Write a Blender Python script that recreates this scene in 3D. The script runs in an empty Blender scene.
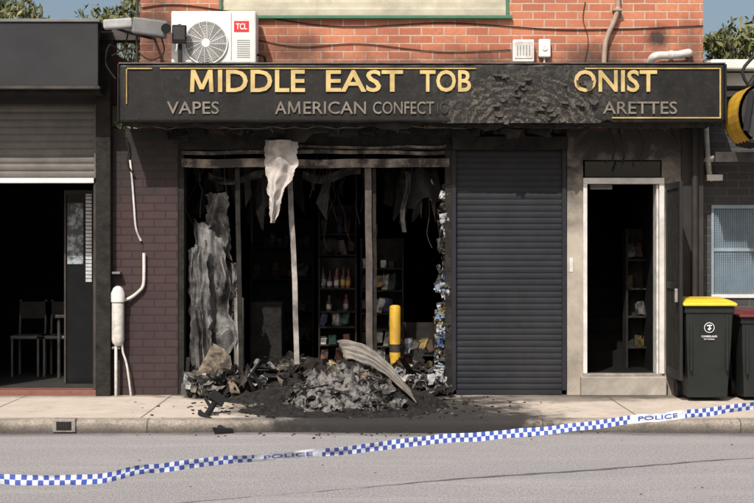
import bpy, bmesh, math, random, bisect
from mathutils import Vector, Matrix, Euler, noise
random.seed(7)
R=random.random
def U(a,b): return a+(b-a)*random.random()
# survey scale: facade plane y=0 is 16 m from the camera
CAMD=16.0; FP=1488.0
def X(px,y=0): return (px-377)*(CAMD+y)/FP
def Z(py,y=0): return 1.6+(246-py)*(CAMD+y)/FP
SC=bpy.context.scene
def link(o,parent=None):
    SC.collection.objects.link(o)
    if parent: o.parent=parent
    return o
def empty(name):
    e=bpy.data.objects.new(name,None); e.empty_display_size=.1; return link(e)

# ---------------------------------------------------------------- materials
class NT:
    def __init__(s,name):
        s.m=bpy.data.materials.new(name); s.m.use_nodes=True
        s.t=s.m.node_tree; s.n=s.t.nodes; s.b=s.n['Principled BSDF']
        s.pos=s.n.new('ShaderNodeNewGeometry').outputs['Position']
        s.sep=s.n.new('ShaderNodeSeparateXYZ'); s.l(s.pos,s.sep.inputs[0])
    def l(s,a,b): s.t.links.new(a,b)
    def noise(s,scale,detail=6,rough=.6,vec=None,dist=0):
        n=s.n.new('ShaderNodeTexNoise'); n.inputs['Scale'].default_value=scale
        n.inputs['Detail'].default_value=detail; n.inputs['Roughness'].default_value=rough
        n.inputs['Distortion'].default_value=dist
        s.l(vec or s.pos,n.inputs['Vector']); return n.outputs['Fac']
    def ramp(s,f,a,b,ca=(0,0,0,1),cb=(1,1,1,1)):
        r=s.n.new('ShaderNodeValToRGB'); s.l(f,r.inputs[0])
        r.color_ramp.elements[0].position=a; r.color_ramp.elements[1].position=b
        r.color_ramp.elements[0].color=ca; r.color_ramp.elements[1].color=cb
        return r.outputs['Color']
    def math(s,op,a,b=0,c=0,clamp=False):
        n=s.n.new('ShaderNodeMath'); n.operation=op; n.use_clamp=clamp
        for i,v in enumerate((a,b,c)):
            if isinstance(v,(int,float)): n.inputs[i].default_value=v
            else: s.l(v,n.inputs[i])
        return n.outputs[0]
    def mix(s,f,a,b,mode='MIX'):
        n=s.n.new('ShaderNodeMix'); n.data_type='RGBA'; n.blend_type=mode
        for k,v in ((0,f),(6,a),(7,b)):
            if isinstance(v,(int,float)): n.inputs[k].default_value=v
            elif isinstance(v,tuple): n.inputs[k].default_value=v if len(v)==4 else (*v,1)
            else: s.l(v,n.inputs[k])
        return n.outputs[2]
    def rng(s,v,a,b,c=0,d=1):
        n=s.n.new('ShaderNodeMapRange'); s.l(v,n.inputs[0])
        for i,q in enumerate((a,b,c,d)): n.inputs[i+1].default_value=q
        return n.outputs[0]
    def comb(s,x,y,z):
        n=s.n.new('ShaderNodeCombineXYZ')
        for i,v in enumerate((x,y,z)):
            if isinstance(v,(int,float)): n.inputs[i].default_value=v
            else: s.l(v,n.inputs[i])
        return n.outputs[0]
    def bump(s,h,st,dist=.01,prev=None):
        n=s.n.new('ShaderNodeBump'); n.inputs['Strength'].default_value=st; n.inputs['Distance'].default_value=dist
        s.l(h,n.inputs['Height'])
        if prev: s.l(prev,n.inputs['Normal'])
        s.l(n.outputs[0],s.b.inputs['Normal']); return n.outputs[0]
    def col(s,c):
        if isinstance(c,tuple): s.b.inputs['Base Color'].default_value=(*c[:3],1)
        else: s.l(c,s.b.inputs['Base Color'])
    def rough(s,r):
        if isinstance(r,(int,float)): s.b.inputs['Roughness'].default_value=r
        else: s.l(r,s.b.inputs['Roughness'])
SOOT=(.012,.011,.010)
def M(name,c1,c2=None,scale=6,rough=.75,bump=.3,bscale=60,bdist=.004,metal=0,soot=None,dirt=0,lo=.35,hi=.65,spec=.4):
    t=NT(name); c2=c2 or tuple(v*.75 for v in c1)
    n=t.noise(scale,8,.65); c=t.mix(t.ramp(n,lo,hi),c1,c2)
    if dirt:
        n2=t.noise(scale*.35,8,.7,dist=.6); c=t.mix(t.math('MULTIPLY',t.ramp(n2,.45,.7),dirt),c,(.05,.043,.036))
    if soot:
        z0,z1,am=soot
        g=t.rng(t.sep.outputs[2],z0,z1); n3=t.noise(2.6,8,.7,dist=.5)
        f=t.math('ADD',g,t.math('MULTIPLY',t.math('SUBTRACT',n3,.5),1.6))
        f=t.math('MULTIPLY',t.ramp(f,.15,.85),am); c=t.mix(f,c,SOOT)
    t.col(c); t.rough(rough); t.b.inputs['Metallic'].default_value=metal
    t.b.inputs['Specular IOR Level'].default_value=spec
    if bump: t.bump(t.noise(bscale,6,.7),bump,bdist)
    return t.m
def brick(name,ca,cb,mort,soot=None,var=.25,bw=.24,rh=.086,ms=.009,patch=None,light=.35):
    t=NT(name)
    wob=t.noise(9,2); 
    v=t.comb(t.math('ADD',t.math('ADD',t.sep.outputs[0],t.sep.outputs[1]),t.math('MULTIPLY',wob,.006)),t.math('ADD',t.sep.outputs[2],t.math('MULTIPLY',wob,.010)),0)
    b=t.n.new('ShaderNodeTexBrick'); t.l(v,b.inputs['Vector'])
    b.inputs['Scale'].default_value=1; b.inputs['Brick Width'].default_value=bw; b.inputs['Row Height'].default_value=rh
    b.inputs['Mortar Size'].default_value=ms; b.inputs['Mortar Smooth'].default_value=.25; b.inputs['Bias'].default_value=0
    b.inputs['Color1'].default_value=(*ca,1); b.inputs['Color2'].default_value=(*cb,1); b.inputs['Mortar'].default_value=(*mort,1)
    c=b.outputs['Color']
    n=t.noise(26,6,.7); c=t.mix(t.math('MULTIPLY',t.ramp(n,.35,.7),var),c,tuple(x*.4 for x in ca))
    n=t.noise(1.1,6,.6); c=t.mix(t.math('MULTIPLY',t.ramp(n,.4,.75),var*1.3),c,tuple(x*.55 for x in cb))
    n=t.noise(3.2,8,.75,dist=1); c=t.mix(t.math('MULTIPLY',t.ramp(n,.56,.74),light),c,tuple(min(.6,x*1.3+.05) for x in ca))
    if soot:
        for z0,z1,am in soot:
            g=t.rng(t.sep.outputs[2],z0,z1); n3=t.noise(2.2,8,.7,dist=.8)
            f=t.math('ADD',g,t.math('MULTIPLY',t.math('SUBTRACT',n3,.5),2))
            c=t.mix(t.math('MULTIPLY',t.ramp(f,.2,.9),am),c,SOOT)
    if patch:
        for (cx,cz,rx,rz,am) in patch:
            dx=t.math('DIVIDE',t.math('SUBTRACT',t.sep.outputs[0],cx),rx); dz=t.math('DIVIDE',t.math('SUBTRACT',t.sep.outputs[2],cz),rz)
            d=t.math('SQRT',t.math('ADD',t.math('MULTIPLY',dx,dx),t.math('MULTIPLY',dz,dz)))
            d=t.math('ADD',d,t.math('MULTIPLY',t.math('SUBTRACT',t.noise(5,8,.7),.5),1.6))
            c=t.mix(t.math('MULTIPLY',t.ramp(d,.3,1,(1,1,1,1),(0,0,0,1)),am),c,SOOT)
    t.col(c); t.rough(.85)
    p=t.bump(t.math('SUBTRACT',1,b.outputs['Fac']),.8,.006); t.bump(t.noise(70,5,.7),.35,.004,p)
    return t.m

m_brick=brick('orange_brick',(.53,.195,.10),(.36,.11,.06),(.44,.36,.29),var=.4,soot=[(3.95,3.38,.5)],patch=[(X(658),Z(38),.16,.18,.9),(X(160),3.9,.4,.6,.75),(X(590),3.55,.5,.3,.7),(X(300),3.72,.4,.3,.6),(X(480),3.55,.5,.22,.6),(X(690),3.7,.2,.5,.5),(X(380),3.5,.8,.12,.5)])
m_pier=brick('painted_dark_brick',(.048,.025,.025),(.035,.019,.020),(.020,.012,.012),soot=[(1.7,2.8,.85)],var=.4,light=.12)
m_nbrick=brick('grey_brick',(.055,.055,.06),(.045,.042,.045),(.09,.085,.08),var=.3,light=.1)
m_char=M('charred_surface',(.010,.0095,.009),(.028,.025,.022),scale=7,rough=.9,bump=.8,bscale=22,bdist=.02,spec=.2)
m_charlt=M('scorched_metal',(.05,.043,.038),(.012,.011,.01),scale=5,rough=.65,bump=.5,bscale=30,bdist=.008)
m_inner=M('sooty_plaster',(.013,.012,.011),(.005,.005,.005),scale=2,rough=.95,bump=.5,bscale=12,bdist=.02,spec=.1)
m_cream=M('cream_render',(.38,.335,.28),(.27,.24,.20),scale=3,bump=.35,bscale=40,bdist=.005,soot=(1.5,2.9,.96),dirt=.6)
m_creamlow=M('cream_step',(.42,.385,.33),(.3,.27,.23),scale=4,dirt=.6,bump=.3)
m_white=M('white_aluminium',(.62,.60,.57),(.5,.48,.45),scale=6,rough=.45,bump=.05,dirt=.35)
m_pvc=M('white_pvc',(.62,.60,.57),(.46,.44,.41),scale=12,rough=.45,bump=.05,dirt=.5)
m_acw=M('ac_enamel',(.70,.70,.67),(.62,.61,.58),scale=3,rough=.4,bump=.02,dirt=.25)
m_grey=M('grey_paint',(.15,.15,.15),(.11,.11,.11),rough=.55,bump=.1)
m_black=M('black_plastic',(.010,.010,.011),(.015,.015,.016),rough=.6,bump=.1,spec=.25)
m_rail=M('sooty_rail',(.24,.20,.165),(.03,.026,.023),scale=4,rough=.75,bump=.5,bscale=30,lo=.42,hi=.56)
m_glassdk=M('dark_glass',(.012,.013,.015),(.016,.017,.018),rough=.08,bump=0,spec=.4)
m_sheetlt=M('burnt_zinc_sheet',(.25,.245,.24),(.03,.028,.027),scale=2.6,rough=.75,bump=.35,bscale=14,bdist=.012,metal=0,lo=.40,hi=.60,dirt=.6,spec=.25)
m_rag=M('torn_fabric',(.50,.46,.43),(.30,.27,.25),scale=7,rough=.9,bump=.4,bscale=25,bdist=.01,dirt=.45)
m_dkrag=M('burnt_lining',(.08,.07,.062),(.014,.013,.012),scale=7,rough=.9,bump=.4,bscale=25,bdist=.01)
m_corr=M('corrugated_steel',(.22,.20,.175),(.09,.08,.07),scale=5,rough=.55,bump=.25,metal=.3,dirt=.7)
m_ash=M('ash',(.19,.18,.17),(.03,.028,.026),scale=16,rough=.95,bump=.9,bscale=45,bdist=.02,lo=.42,hi=.60)
m_ashdk=M('burnt_rubble',(.030,.027,.025),(.008,.007,.007),scale=14,rough=.95,bump=.9,bscale=40,bdist=.02,spec=.2)
m_wash=M('white_ash',(.45,.43,.40),(.16,.15,.14),scale=20,rough=.95,bump=.6,bscale=60,bdist=.01)
m_tan=M('burnt_board',(.17,.135,.10),(.03,.025,.02),scale=9,rough=.9,bump=.4,lo=.4,hi=.58)
m_paper=M('scorched_paper',(.45,.45,.45),(.16,.17,.19),scale=12,rough=.8,bump=.2,dirt=.6)
m_yellow=M('yellow_paint',(.62,.37,.02),(.5,.28,.02),scale=6,rough=.5,bump=.1,dirt=.5)
m_silver=M('dull_steel',(.38,.36,.33),(.2,.19,.17),scale=7,rough=.4,bump=.15,metal=.5)
m_gold=M('gold_lettering',(.56,.42,.18),(.40,.29,.115),scale=6,rough=.38,bump=.05,dirt=.25)
m_goldbd=M('gold_border',(.46,.34,.13),(.24,.17,.06),scale=4,rough=.45,bump=.05,dirt=.5)
m_gtxt=M('champagne_lettering',(.19,.165,.135),(.10,.088,.07),scale=9,rough=.6,bump=.05,dirt=.3)
m_green=M('green_paint',(.05,.16,.09),(.04,.12,.07),rough=.5,bump=.05)
m_wcream=M('cream_window_paint',(.62,.58,.47),(.52,.48,.38),rough=.5,bump=.05,dirt=.3)
m_shut=M('shutter_paint',(.017,.019,.025),(.012,.0135,.017),scale=3,rough=.6,bump=.1,soot=(1.9,3.0,.6),spec=.2,dirt=.2)
m_lshut=M('neighbour_shutter_paint',(.12,.108,.098),(.08,.073,.066),scale=4,rough=.6,bump=.1,dirt=.5)
m_fascia=M('charcoal_fascia_paint',(.022,.023,.027),(.014,.015,.018),scale=1.6,rough=.6,bump=.08,dirt=.2,spec=.25)
m_blu=M('window_blue',(.17,.25,.32),(.13,.20,.27),scale=5,rough=.3,bump=.05)
m_screen=M('blue_grey_screen',(.25,.32,.37),(.19,.25,.30),scale=9,rough=.6,bump=.05,dirt=.3)
m_maroon=M('maroon_plastic',(.11,.015,.018),(.08,.012,.014),rough=.5,bump=.05)
m_binb=M('bin_plastic',(.0095,.0125,.012),(.014,.017,.016),scale=5,rough=.55,bump=.15,bscale=120,dirt=.15,spec=.25)
m_biny=M('bin_lid_yellow',(.72,.50,.03),(.62,.42,.03),scale=5,rough=.4,bump=.05,dirt=.3)
m_tile=M('red_tile',(.20,.085,.06),(.14,.06,.045),scale=12,rough=.6,bump=.2)
m_brown=M('brown_pipe_paint',(.33,.25,.20),(.24,.18,.14),rough=.55,bump=.1)
m_darkbr=M('dark_brown_wall',(.035,.028,.025),(.02,.017,.015),scale=5,bump=.3,soot=(1.5,3.,.8))
m_red=M('red_plastic',(.55,.02,.02),(.5,.02,.02),rough=.4,bump=0)
m_whitep=M('white_print',(.7,.7,.7),(.65,.65,.65),rough=.6,bump=0)

# ---------------------------------------------------------------- mesh builder
class MB:
    def __init__(s): s.v=[]; s.f=[]; s.mi=[]; s.sm=[]
    def quadmesh(s,vs,fs,mi=0,smooth=False):
        o=len(s.v); s.v+= [tuple(v) for v in vs]
        for f in fs: s.f.append([i+o for i in f]); s.mi.append(mi); s.sm.append(smooth)
    def box(s,a,b,mi=0):
        x0,y0,z0=a; x1,y1,z1=b
        s.quadmesh([(x0,y0,z0),(x1,y0,z0),(x1,y1,z0),(x0,y1,z0),(x0,y0,z1),(x1,y0,z1),(x1,y1,z1),(x0,y1,z1)],
          [(0,3,2,1),(4,5,6,7),(0,1,5,4),(1,2,6,5),(2,3,7,6),(3,0,4,7)],mi)
    def rbox(s,c,size,rot,mi=0,jit=0):
        m=Euler(rot).to_matrix(); c=Vector(c); vs=[]
        for dz in(-1,1):
            for dx,dy in((-1,-1),(1,-1),(1,1),(-1,1)):
                p=Vector((dx*size[0]/2*(1+U(-jit,jit)),dy*size[1]/2*(1+U(-jit,jit)),dz*size[2]/2*(1+U(-jit,jit))))
                vs.append(c+m@p)
        s.quadmesh(vs,[(0,3,2,1),(4,5,6,7),(0,1,5,4),(1,2,6,5),(2,3,7,6),(3,0,4,7)],mi)
    def tube(s,pts,r,n=10,mi=0,cap=True):
        pts=[Vector(p) for p in pts]; rs=r if isinstance(r,(list,tuple)) else [r]*len(pts)
        vs=[];fs=[]; up=None
        for i,p in enumerate(pts):
            d=(pts[min(i+1,len(pts)-1)]-pts[max(i-1,0)]).normalized()
            if up is None:
                up=Vector((0,0,1)) if abs(d.z)<.9 else Vector((1,0,0))
            a=d.cross(up).normalized(); up=a.cross(d).normalized()
            for k in range(n):
                t=2*math.pi*k/n; vs.append(p+(a*math.cos(t)+up*math.sin(t))*rs[i])
        for i in range(len(pts)-1):
            for k in range(n):
                fs.append((i*n+k,i*n+(k+1)%n,(i+1)*n+(k+1)%n,(i+1)*n+k))
        s.quadmesh(vs,fs,mi,True)
        if cap:
            s.quadmesh(vs[:n],[tuple(range(n))[::-1]],mi); s.quadmesh(vs[-n:],[tuple(range(n))],mi)
    def grid(s,fn,nu,nv,mi=0,smooth=True,skip=None):
        vs=[fn(i/nu,j/nv) for j in range(nv+1) for i in range(nu+1)]
        fs=[]
        for j in range(nv):
            for i in range(nu):
                if skip and skip((i+.5)/nu,(j+.5)/nv): continue
                a=j*(nu+1)+i; fs.append((a,a+1,a+nu+2,a+nu+1))
        s.quadmesh(vs,fs,mi,smooth)
    def obj(s,name,mats,parent=None,bevel=0,solid=0,recalc=False):
        me=bpy.data.meshes.new(name); me.from_pydata(s.v,[],s.f); me.update()
        if not isinstance(mats,(list,tuple)): mats=[mats]
        for m in mats: me.materials.append(m)
        for p,mi,sm in zip(me.polygons,s.mi,s.sm): p.material_index=mi; p.use_smooth=sm
        if recalc:
            bm=bmesh.new(); bm.from_mesh(me); bmesh.ops.recalc_face_normals(bm,faces=bm.faces); bm.to_mesh(me); bm.free()
        o=bpy.data.objects.new(name,me); link(o,parent)
        if solid:
            q=o.modifiers.new('t','SOLIDIFY'); q.thickness=solid
        if bevel:
            q=o.modifiers.new('b','BEVEL'); q.width=bevel; q.segments=2; q.limit_method='ANGLE'
        return o
def box(name,a,b,mat,parent=None,bevel=.004):
    a2=tuple(min(p,q) for p,q in zip(a,b)); b2=tuple(max(p,q) for p,q in zip(a,b))
    m=MB(); m.box(a2,b2); return m.obj(name,mat,parent,bevel)
def tube(name,pts,r,mat,parent=None,n=12):
    m=MB(); m.tube(pts,r,n); return m.obj(name,mat,parent)
def smoothpath(pts,sub=6):
    P=[Vector(p) for p in pts]; out=[]
    for i in range(len(P)-1):
        p0=P[max(i-1,0)];p1=P[i];p2=P[i+1];p3=P[min(i+2,len(P)-1)]
        for k in range(sub):
            t=k/sub; out.append(.5*((2*p1)+(p2-p0)*t+(2*p0-5*p1+4*p2-p3)*t*t+(3*p1-p0-3*p2+p3)*t**3))
    out.append(P[-1]); return out
def textverts(s,off=0.0,ext=0.0):
    cu=bpy.data.curves.new('tmp','FONT'); cu.body=s; cu.offset=off; cu.extrude=ext; cu.resolution_u=3
    o=bpy.data.objects.new('tmp',cu); SC.collection.objects.link(o)
    dg=bpy.context.evaluated_depsgraph_get(); dg.update()
    me=bpy.data.meshes.new_from_object(o.evaluated_get(dg))
    vs=[v.co.copy() for v in me.vertices]; fs=[tuple(p.vertices) for p in me.polygons]
    bpy.data.objects.remove(o); bpy.data.curves.remove(cu); bpy.data.meshes.remove(me)
    return vs,fs
def text(name,s,x0,x1,z0,z1,y,mat,parent,off=.02,ext=.004,warp=None):
    vs,fs=textverts(s,off,.05)
    ax=min(v.x for v in vs);bx=max(v.x for v in vs);ay=min(v.y for v in vs);by=max(v.y for v in vs)
    out=[]
    for v in vs:
        p=Vector((x0+(v.x-ax)/(bx-ax)*(x1-x0), y-ext*(v.z/.05), z0+(v.y-ay)/(by-ay)*(z1-z0)))
        if warp: p=warp(p)
        out.append(p)
    m=MB(); m.quadmesh(out,fs); return m.obj(name,mat,parent)
def letterM(x0,x1,z0,z1,y,mat,parent,w):
    m=MB(); xm=(x0+x1)/2
    def sl(xa,za,xb,zb,ww,yy):
        m.quadmesh([(xa-ww/2,yy,za),(xa+ww/2,yy,za),(xb+ww/2,yy,zb),(xb-ww/2,yy,zb),(xa-ww/2,y+.004,za),(xa+ww/2,y+.004,za),(xb+ww/2,y+.004,zb),(xb-ww/2,y+.004,zb)],
          [(0,1,2,3),(0,4,5,1),(1,5,6,2),(2,6,7,3),(3,7,4,0)])
    sl(x0+w/2,z0,x0+w*.75,z1,w,y-.004); sl(x1-w/2,z0,x1-w*.75,z1,w,y-.0042)
    sl(xm,z0+(z1-z0)*.12,x0+w*.8,z1,w*1.05,y-.0045); sl(xm,z0+(z1-z0)*.12,x1-w*.8,z1,w*1.05,y-.0048)
    m.obj('letter_m',mat,parent)

# ---------------------------------------------------------------- ground, road, footpath
KY=-2.32
t=NT('asphalt')
gv=t.comb(t.sep.outputs[0],t.math('MULTIPLY',t.sep.outputs[1],.45),0)
n1=t.noise(60,5,.9,vec=gv); n2=t.noise(1.2,8,.7); n3=t.noise(85,3,.8,vec=gv)
c=t.mix(t.ramp(n1,.40,.60),(.20,.19,.19),(.44,.42,.415)); c=t.mix(t.math('MULTIPLY',t.ramp(n2,.4,.7),.25),c,(.25,.238,.235))
c=t.mix(t.math('MULTIPLY',t.ramp(n3,.57,.66),.7),c,(.62,.59,.57))
c=t.mix(t.math('MULTIPLY',t.ramp(t.noise(75,3,.7,vec=gv),.60,.68),.8),c,(.08,.075,.075))
str_=t.noise(1.0,7,.7,vec=t.comb(t.math('MULTIPLY',t.sep.outputs[0],.3),t.math('MULTIPLY',t.sep.outputs[1],2.6),0))
c=t.mix(t.math('MULTIPLY',t.ramp(str_,.5,.68),.35),c,(.48,.455,.44))
c=t.mix(t.math('MULTIPLY',t.ramp(t.noise(3.5,9,.8,dist=.8),.58,.72),.35),c,(.15,.14,.14))
g=t.math('ADD',t.rng(t.sep.outputs[1],KY-.40,KY-.05),t.math('MULTIPLY',t.math('SUBTRACT',t.noise(1.6,8,.7),.5),1.4))
c=t.mix(t.math('MULTIPLY',t.ramp(g,.35,1),.75),c,(.085,.078,.072))
t.col(c); t.rough(.9); t.bump(n1,1,.012); m_road=t.m
t=NT('footpath_concrete')
n1=t.noise(2.2,9,.7); n2=t.noise(60,6,.75)
c=t.mix(t.ramp(n1,.3,.7),(.58,.50,.42),(.42,.36,.30)); c=t.mix(t.math('MULTIPLY',t.ramp(n2,.4,.65),.4),c,(.28,.24,.20))
c=t.mix(t.math('MULTIPLY',t.ramp(t.noise(6,9,.8),.55,.66),.6),c,(.14,.12,.10))
b=t.n.new('ShaderNodeTexBrick'); t.l(t.comb(t.math('ADD',t.sep.outputs[0],.65),t.math('ADD',t.sep.outputs[1],0.1),0),b.inputs['Vector'])
b.offset=0; b.inputs['Scale'].default_value=1; b.inputs['Brick Width'].default_value=1.55; b.inputs['Row Height'].default_value=3.05; b.inputs['Mortar Size'].default_value=.010
c=t.mix(t.math('MULTIPLY',b.outputs['Fac'],.75),c,(.07,.06,.05))
def stains(t,c):
    for cx,cy,rx,ry,am in((.05,-1.3,1.75,2.2,.97),(.6,-2.3,1.3,1.1,.95),(-1.0,0,1.4,.75,.97),(-3.6,0,1.7,.35,.5),(3,-.05,1.6,.4,.6),(1.9,-.3,1.5,.5,.6)):
        dx=t.math('DIVIDE',t.math('SUBTRACT',t.sep.outputs[0],cx),rx); dy=t.math('DIVIDE',t.math('SUBTRACT',t.sep.outputs[1],cy),ry)
        d=t.math('SQRT',t.math('ADD',t.math('MULTIPLY',dx,dx),t.math('MULTIPLY',dy,dy)))
        d=t.math('ADD',d,t.math('MULTIPLY',t.math('SUBTRACT',t.noise(3.3,9,.75),.5),1.5))
        c=t.mix(t.math('MULTIPLY',t.ramp(d,.6,1.0,(1,1,1,1),(0,0,0,1)),am),c,(.018,.016,.0145))
    return c
c=stains(t,c)
t.col(c); t.rough(.9); p=t.bump(t.math('SUBTRACT',1,b.outputs['Fac']),.6,.01); t.bump(n2,.6,.008,p); m_foot=t.m
t=NT('kerb_concrete')
c=t.mix(t.ramp(t.noise(5,9,.75),.35,.65),(.38,.33,.275),(.18,.157,.13)); c=t.mix(t.math('MULTIPLY',t.ramp(t.noise(40,6,.8),.45,.62),.5),c,(.10,.088,.075))
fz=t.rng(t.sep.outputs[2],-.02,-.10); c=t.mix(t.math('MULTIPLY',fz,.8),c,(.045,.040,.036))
c=t.mix(t.ramp(t.math('FRACT',t.math('MULTIPLY',t.math('ADD',t.sep.outputs[0],.3),.55)),.0,.012,(1,1,1,1),(0,0,0,1)),c,(.03,.026,.022))
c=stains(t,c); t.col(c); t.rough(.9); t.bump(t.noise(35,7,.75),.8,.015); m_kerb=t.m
m_soil=M('ground_dirt',(.14,.12,.09),(.09,.09,.05),scale=.5,bump=.2)

m=MB(); m.quadmesh([(-400,-400,-.16),(400,-400,-.16),(400,400,-.16),(-400,400,-.16)],[(0,1,2,3)]); m.obj('ground',m_soil)
m=MB()
def roadfn(u,v):
    x=-60+120*u; y=-17.5+(KY+17.55)*v
    return (x,y,-.118+.016*noise.noise(Vector((x*.6,y*.6,0))))
m.grid(roadfn,400,60); m.obj('road',m_road)
box('footpath',(-60,KY+.148,-.15),(60,6,0),m_foot,None,0)
m=MB()
prof=[(-.0,-.15),(-.012,-.05),(.0,-.02),(.03,-.002),(.15,.003)]
N=900
vs=[];fs=[]
for i in range(N+1):
    x=-30+60*i/N
    for k,(dy,dz) in enumerate(prof):
        w=noise.noise(Vector((x*2.3,k*.7,0)))*.010+noise.noise(Vector((x*8,k*.7,4)))*.009
        vs.append((x,KY+dy+w*(k<4),dz+(w*.6 if 0<k<4 else 0)))
L=len(prof)
for i in range(N):
    for k in range(L-1): fs.append((i*L+k,(i+1)*L+k,(i+1)*L+k+1,i*L+k+1))
m.quadmesh(vs,fs,0,True)
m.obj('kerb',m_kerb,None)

# ---------------------------------------------------------------- burnt shop building
B=empty('brick_shop_building')
xL,xR=X(140),X(703)
ZT=6.6
wx0,wx1,wz0,wz1=X(219),X(509),Z(16),5.5
m=MB()
m.box((xL,0,2.86),(wx0,.25,ZT)); m.box((wx1,0,2.86),(xR,.25,ZT)); m.box((wx0,0,2.86),(wx1,.25,wz0)); m.box((wx0,0,wz1),(wx1,.25,ZT))
m.obj('upper_brick_wall',m_brick,B)
m=MB(); m.box((xL,.25,2.86),(xL+.25,9,ZT)); m.box((xR-.25,.25,0),(xR,9,ZT)); m.box((xL,9,0),(xR,9.25,ZT)); m.box((xL-.02,.25,2.60),(xL+.22,9,2.86)); m.obj('side_walls',m_brick,B)
box('roof',(xL-.3,-.4,ZT),(xR+.3,9.5,ZT+.15),m_char,B)
box('window_sill',(wx0-.03,-.06,wz0-.035),(wx1+.03,.1,wz0),m_green,B)
box('window_frame_left',(wx0,-.01,wz0+.001),(wx0+.03,.1,wz1),m_green,B)
box('window_frame_right',(wx1-.03,-.01,wz0+.001),(wx1,.1,wz1),m_green,B)
m=MB()
for k in range(18):
    z_=wz0+.002+k*.078; m.quadmesh([(wx0+.031,.05,z_),(wx1-.031,.05,z_),(wx1-.031,.03,z_+.076),(wx0+.031,.03,z_+.076)],[(0,1,2,3)]); m.quadmesh([(wx0+.031,.03,z_+.076),(wx1-.031,.03,z_+.076),(wx1-.031,.05,z_+.078),(wx0+.031,.05,z_+.078)],[(0,1,2,3)])
m.obj('window_blind_shutter',m_wcream,B)
box('left_brick_pier',(X(113),-.012,0),(X(178),.26,2.86),m_pier,B,0)
box('header_beam',(X(178),.0,Z(150)),(X(567),.24,2.86),m_char,B)
m=MB()
def rail(px0,px1,pya,pyb,yy,sag,seed):
    def f(u,v):
        px=px0+(px1-px0)*u; s_=sag*math.sin(math.pi*u)+1.4*noise.noise(Vector((u*5,seed,0)))
        k=v*4
        if k<=1: py,yq=pya,yy+.06*(1-k)
        elif k<=3: py,yq=pya+(pyb-pya)*(k-1)/2,yy
        else: py,yq=pyb,yy+.06*(k-3)
        return (X(px),yq,Z(py+s_))
    m.grid(f,50,4,0,False)
rail(182,449,158.5,167,-.03,.8,1); rail(182,449,151,154.5,-.01,-.6,5); rail(300,446,145,147.5,-.02,1.5,8)
m.obj('shop_front_head_rails',m_rail,B)
box('shutter_jamb',(X(445),-.02,0),(X(452),.12,Z(150)),m_char,B)
box('opening_jamb',(X(178),.0,0),(X(184),.2,Z(150)),m_char,B)
m=MB()
m.box((X(567),-.004,0),(X(583),.25,2.86)); m.box((X(583),-.004,Z(160)),(X(662),.25,2.86)); m.box((X(662),-.004,0),(X(681),.25,2.86))
m.obj('door_surround_render',m_cream,B)
box('right_pier',(X(681),-.03,0),(xR,.25,2.86),m_darkbr,B)
box('door_step',(X(580),-.10,0),(X(665),.30,Z(376)),m_creamlow,B,.01)
box('door_threshold',(X(583)+.001,-.02,Z(376)),(X(662),.12,Z(373.5)),m_silver,B)
box('transom_panel',(X(585),.03,Z(177)),(X(661),.07,Z(161)),m_glassdk,B)
box('door_frame_head',(X(583),-.03,Z(184)),(X(664),.09,Z(178)),m_white,B)
box('door_frame_left_jamb',(X(583),-.028,Z(373.5)),(X(587),.09,Z(184)),m_white,B)
box('door_frame_right_jamb',(X(659),-.028,Z(373.5)),(X(664),.09,Z(184)),m_white,B)
box('door_frame_inner_stop',(X(656.5),.0,Z(373.5)),(X(658.6),.2,Z(184)),m_pvc,B)
m=MB()
yB=5.0
m.quadmesh([(X(178),.26,.003),(X(567),.26,.003),(X(567),yB,.003),(X(178),yB,.003)],[(0,1,2,3)])
m.quadmesh([(X(178),.26,2.75),(X(567),.26,2.75),(X(567),yB,2.75),(X(178),yB,2.75)],[(3,2,1,0)])
m.quadmesh([(X(178),yB,0),(X(567),yB,0),(X(567),yB,2.8),(X(178),yB,2.8)],[(0,1,2,3)])
m.box((X(167),.26,0),(X(178),yB,2.8)); m.box((X(567),.25,0),(X(578),yB,2.8))
m.box((X(663),.25,0),(X(672),yB,2.8))
m.quadmesh([(X(578),yB,0),(X(663),yB,0),(X(663),yB,2.8),(X(578),yB,2.8)],[(0,1,2,3)])
m.quadmesh([(X(578),.26,2.75),(X(663),.26,2.75),(X(663),yB,2.75),(X(578),yB,2.75)],[(3,2,1,0)])
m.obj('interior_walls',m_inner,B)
m=MB()
for i in range(11):
    m.box((X(578)+.002,1.3+i*.26,0),(X(663)-.002,1.3+(i+1)*.26+.02,.2+.18*(i+1)))
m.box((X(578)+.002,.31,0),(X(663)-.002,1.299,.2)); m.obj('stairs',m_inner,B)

# awning deck carrying the sign
A=empty('awning')
ys=-.60
sx0,sx1=X(119,ys),X(725,ys); sz0,sz1=Z(122,ys),Z(64,ys)
box('awning_deck',(sx0+.02,ys+.06,sz1-.06),(sx1-.02,-.002,sz1-.02),m_grey,A)
box('awning_soffit',(sx0+.02,ys+.06,sz0+.01),(sx1-.02,-.016,sz0+.03),m_char,A)
box('awning_side_panel',(sx0,ys+.05,sz0),(sx0+.018,-.02,sz1-.02),m_char,A)
box('awning_side_panel',(sx1-.018,ys+.05,sz0),(sx1,-.034,sz1-.02),m_char,A)
m=MB()
for i in range(110):
    x=U(sx0+.3,sx1-.4); h=U(.02,.12)*(1.7 if R()<.15 else 1)
    y=U(ys+.05,ys+.3); m.tube([(x,y,sz0+.02),(x+U(-.02,.02),y,sz0-h*.5),(x+U(-.04,.04),y,sz0-h)],[U(.006,.02),U(.004,.012),.002],5)
for i in range(9):
    x=U(sx0+.1,sx1-1.2); w=U(.4,1.2); pts=[(x+w*k/8,ys+.04,sz0+.01-.09*math.sin(math.pi*k/8)*U(.7,1)) for k in range(9)]
    m.tube(pts,.005,5)
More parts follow.
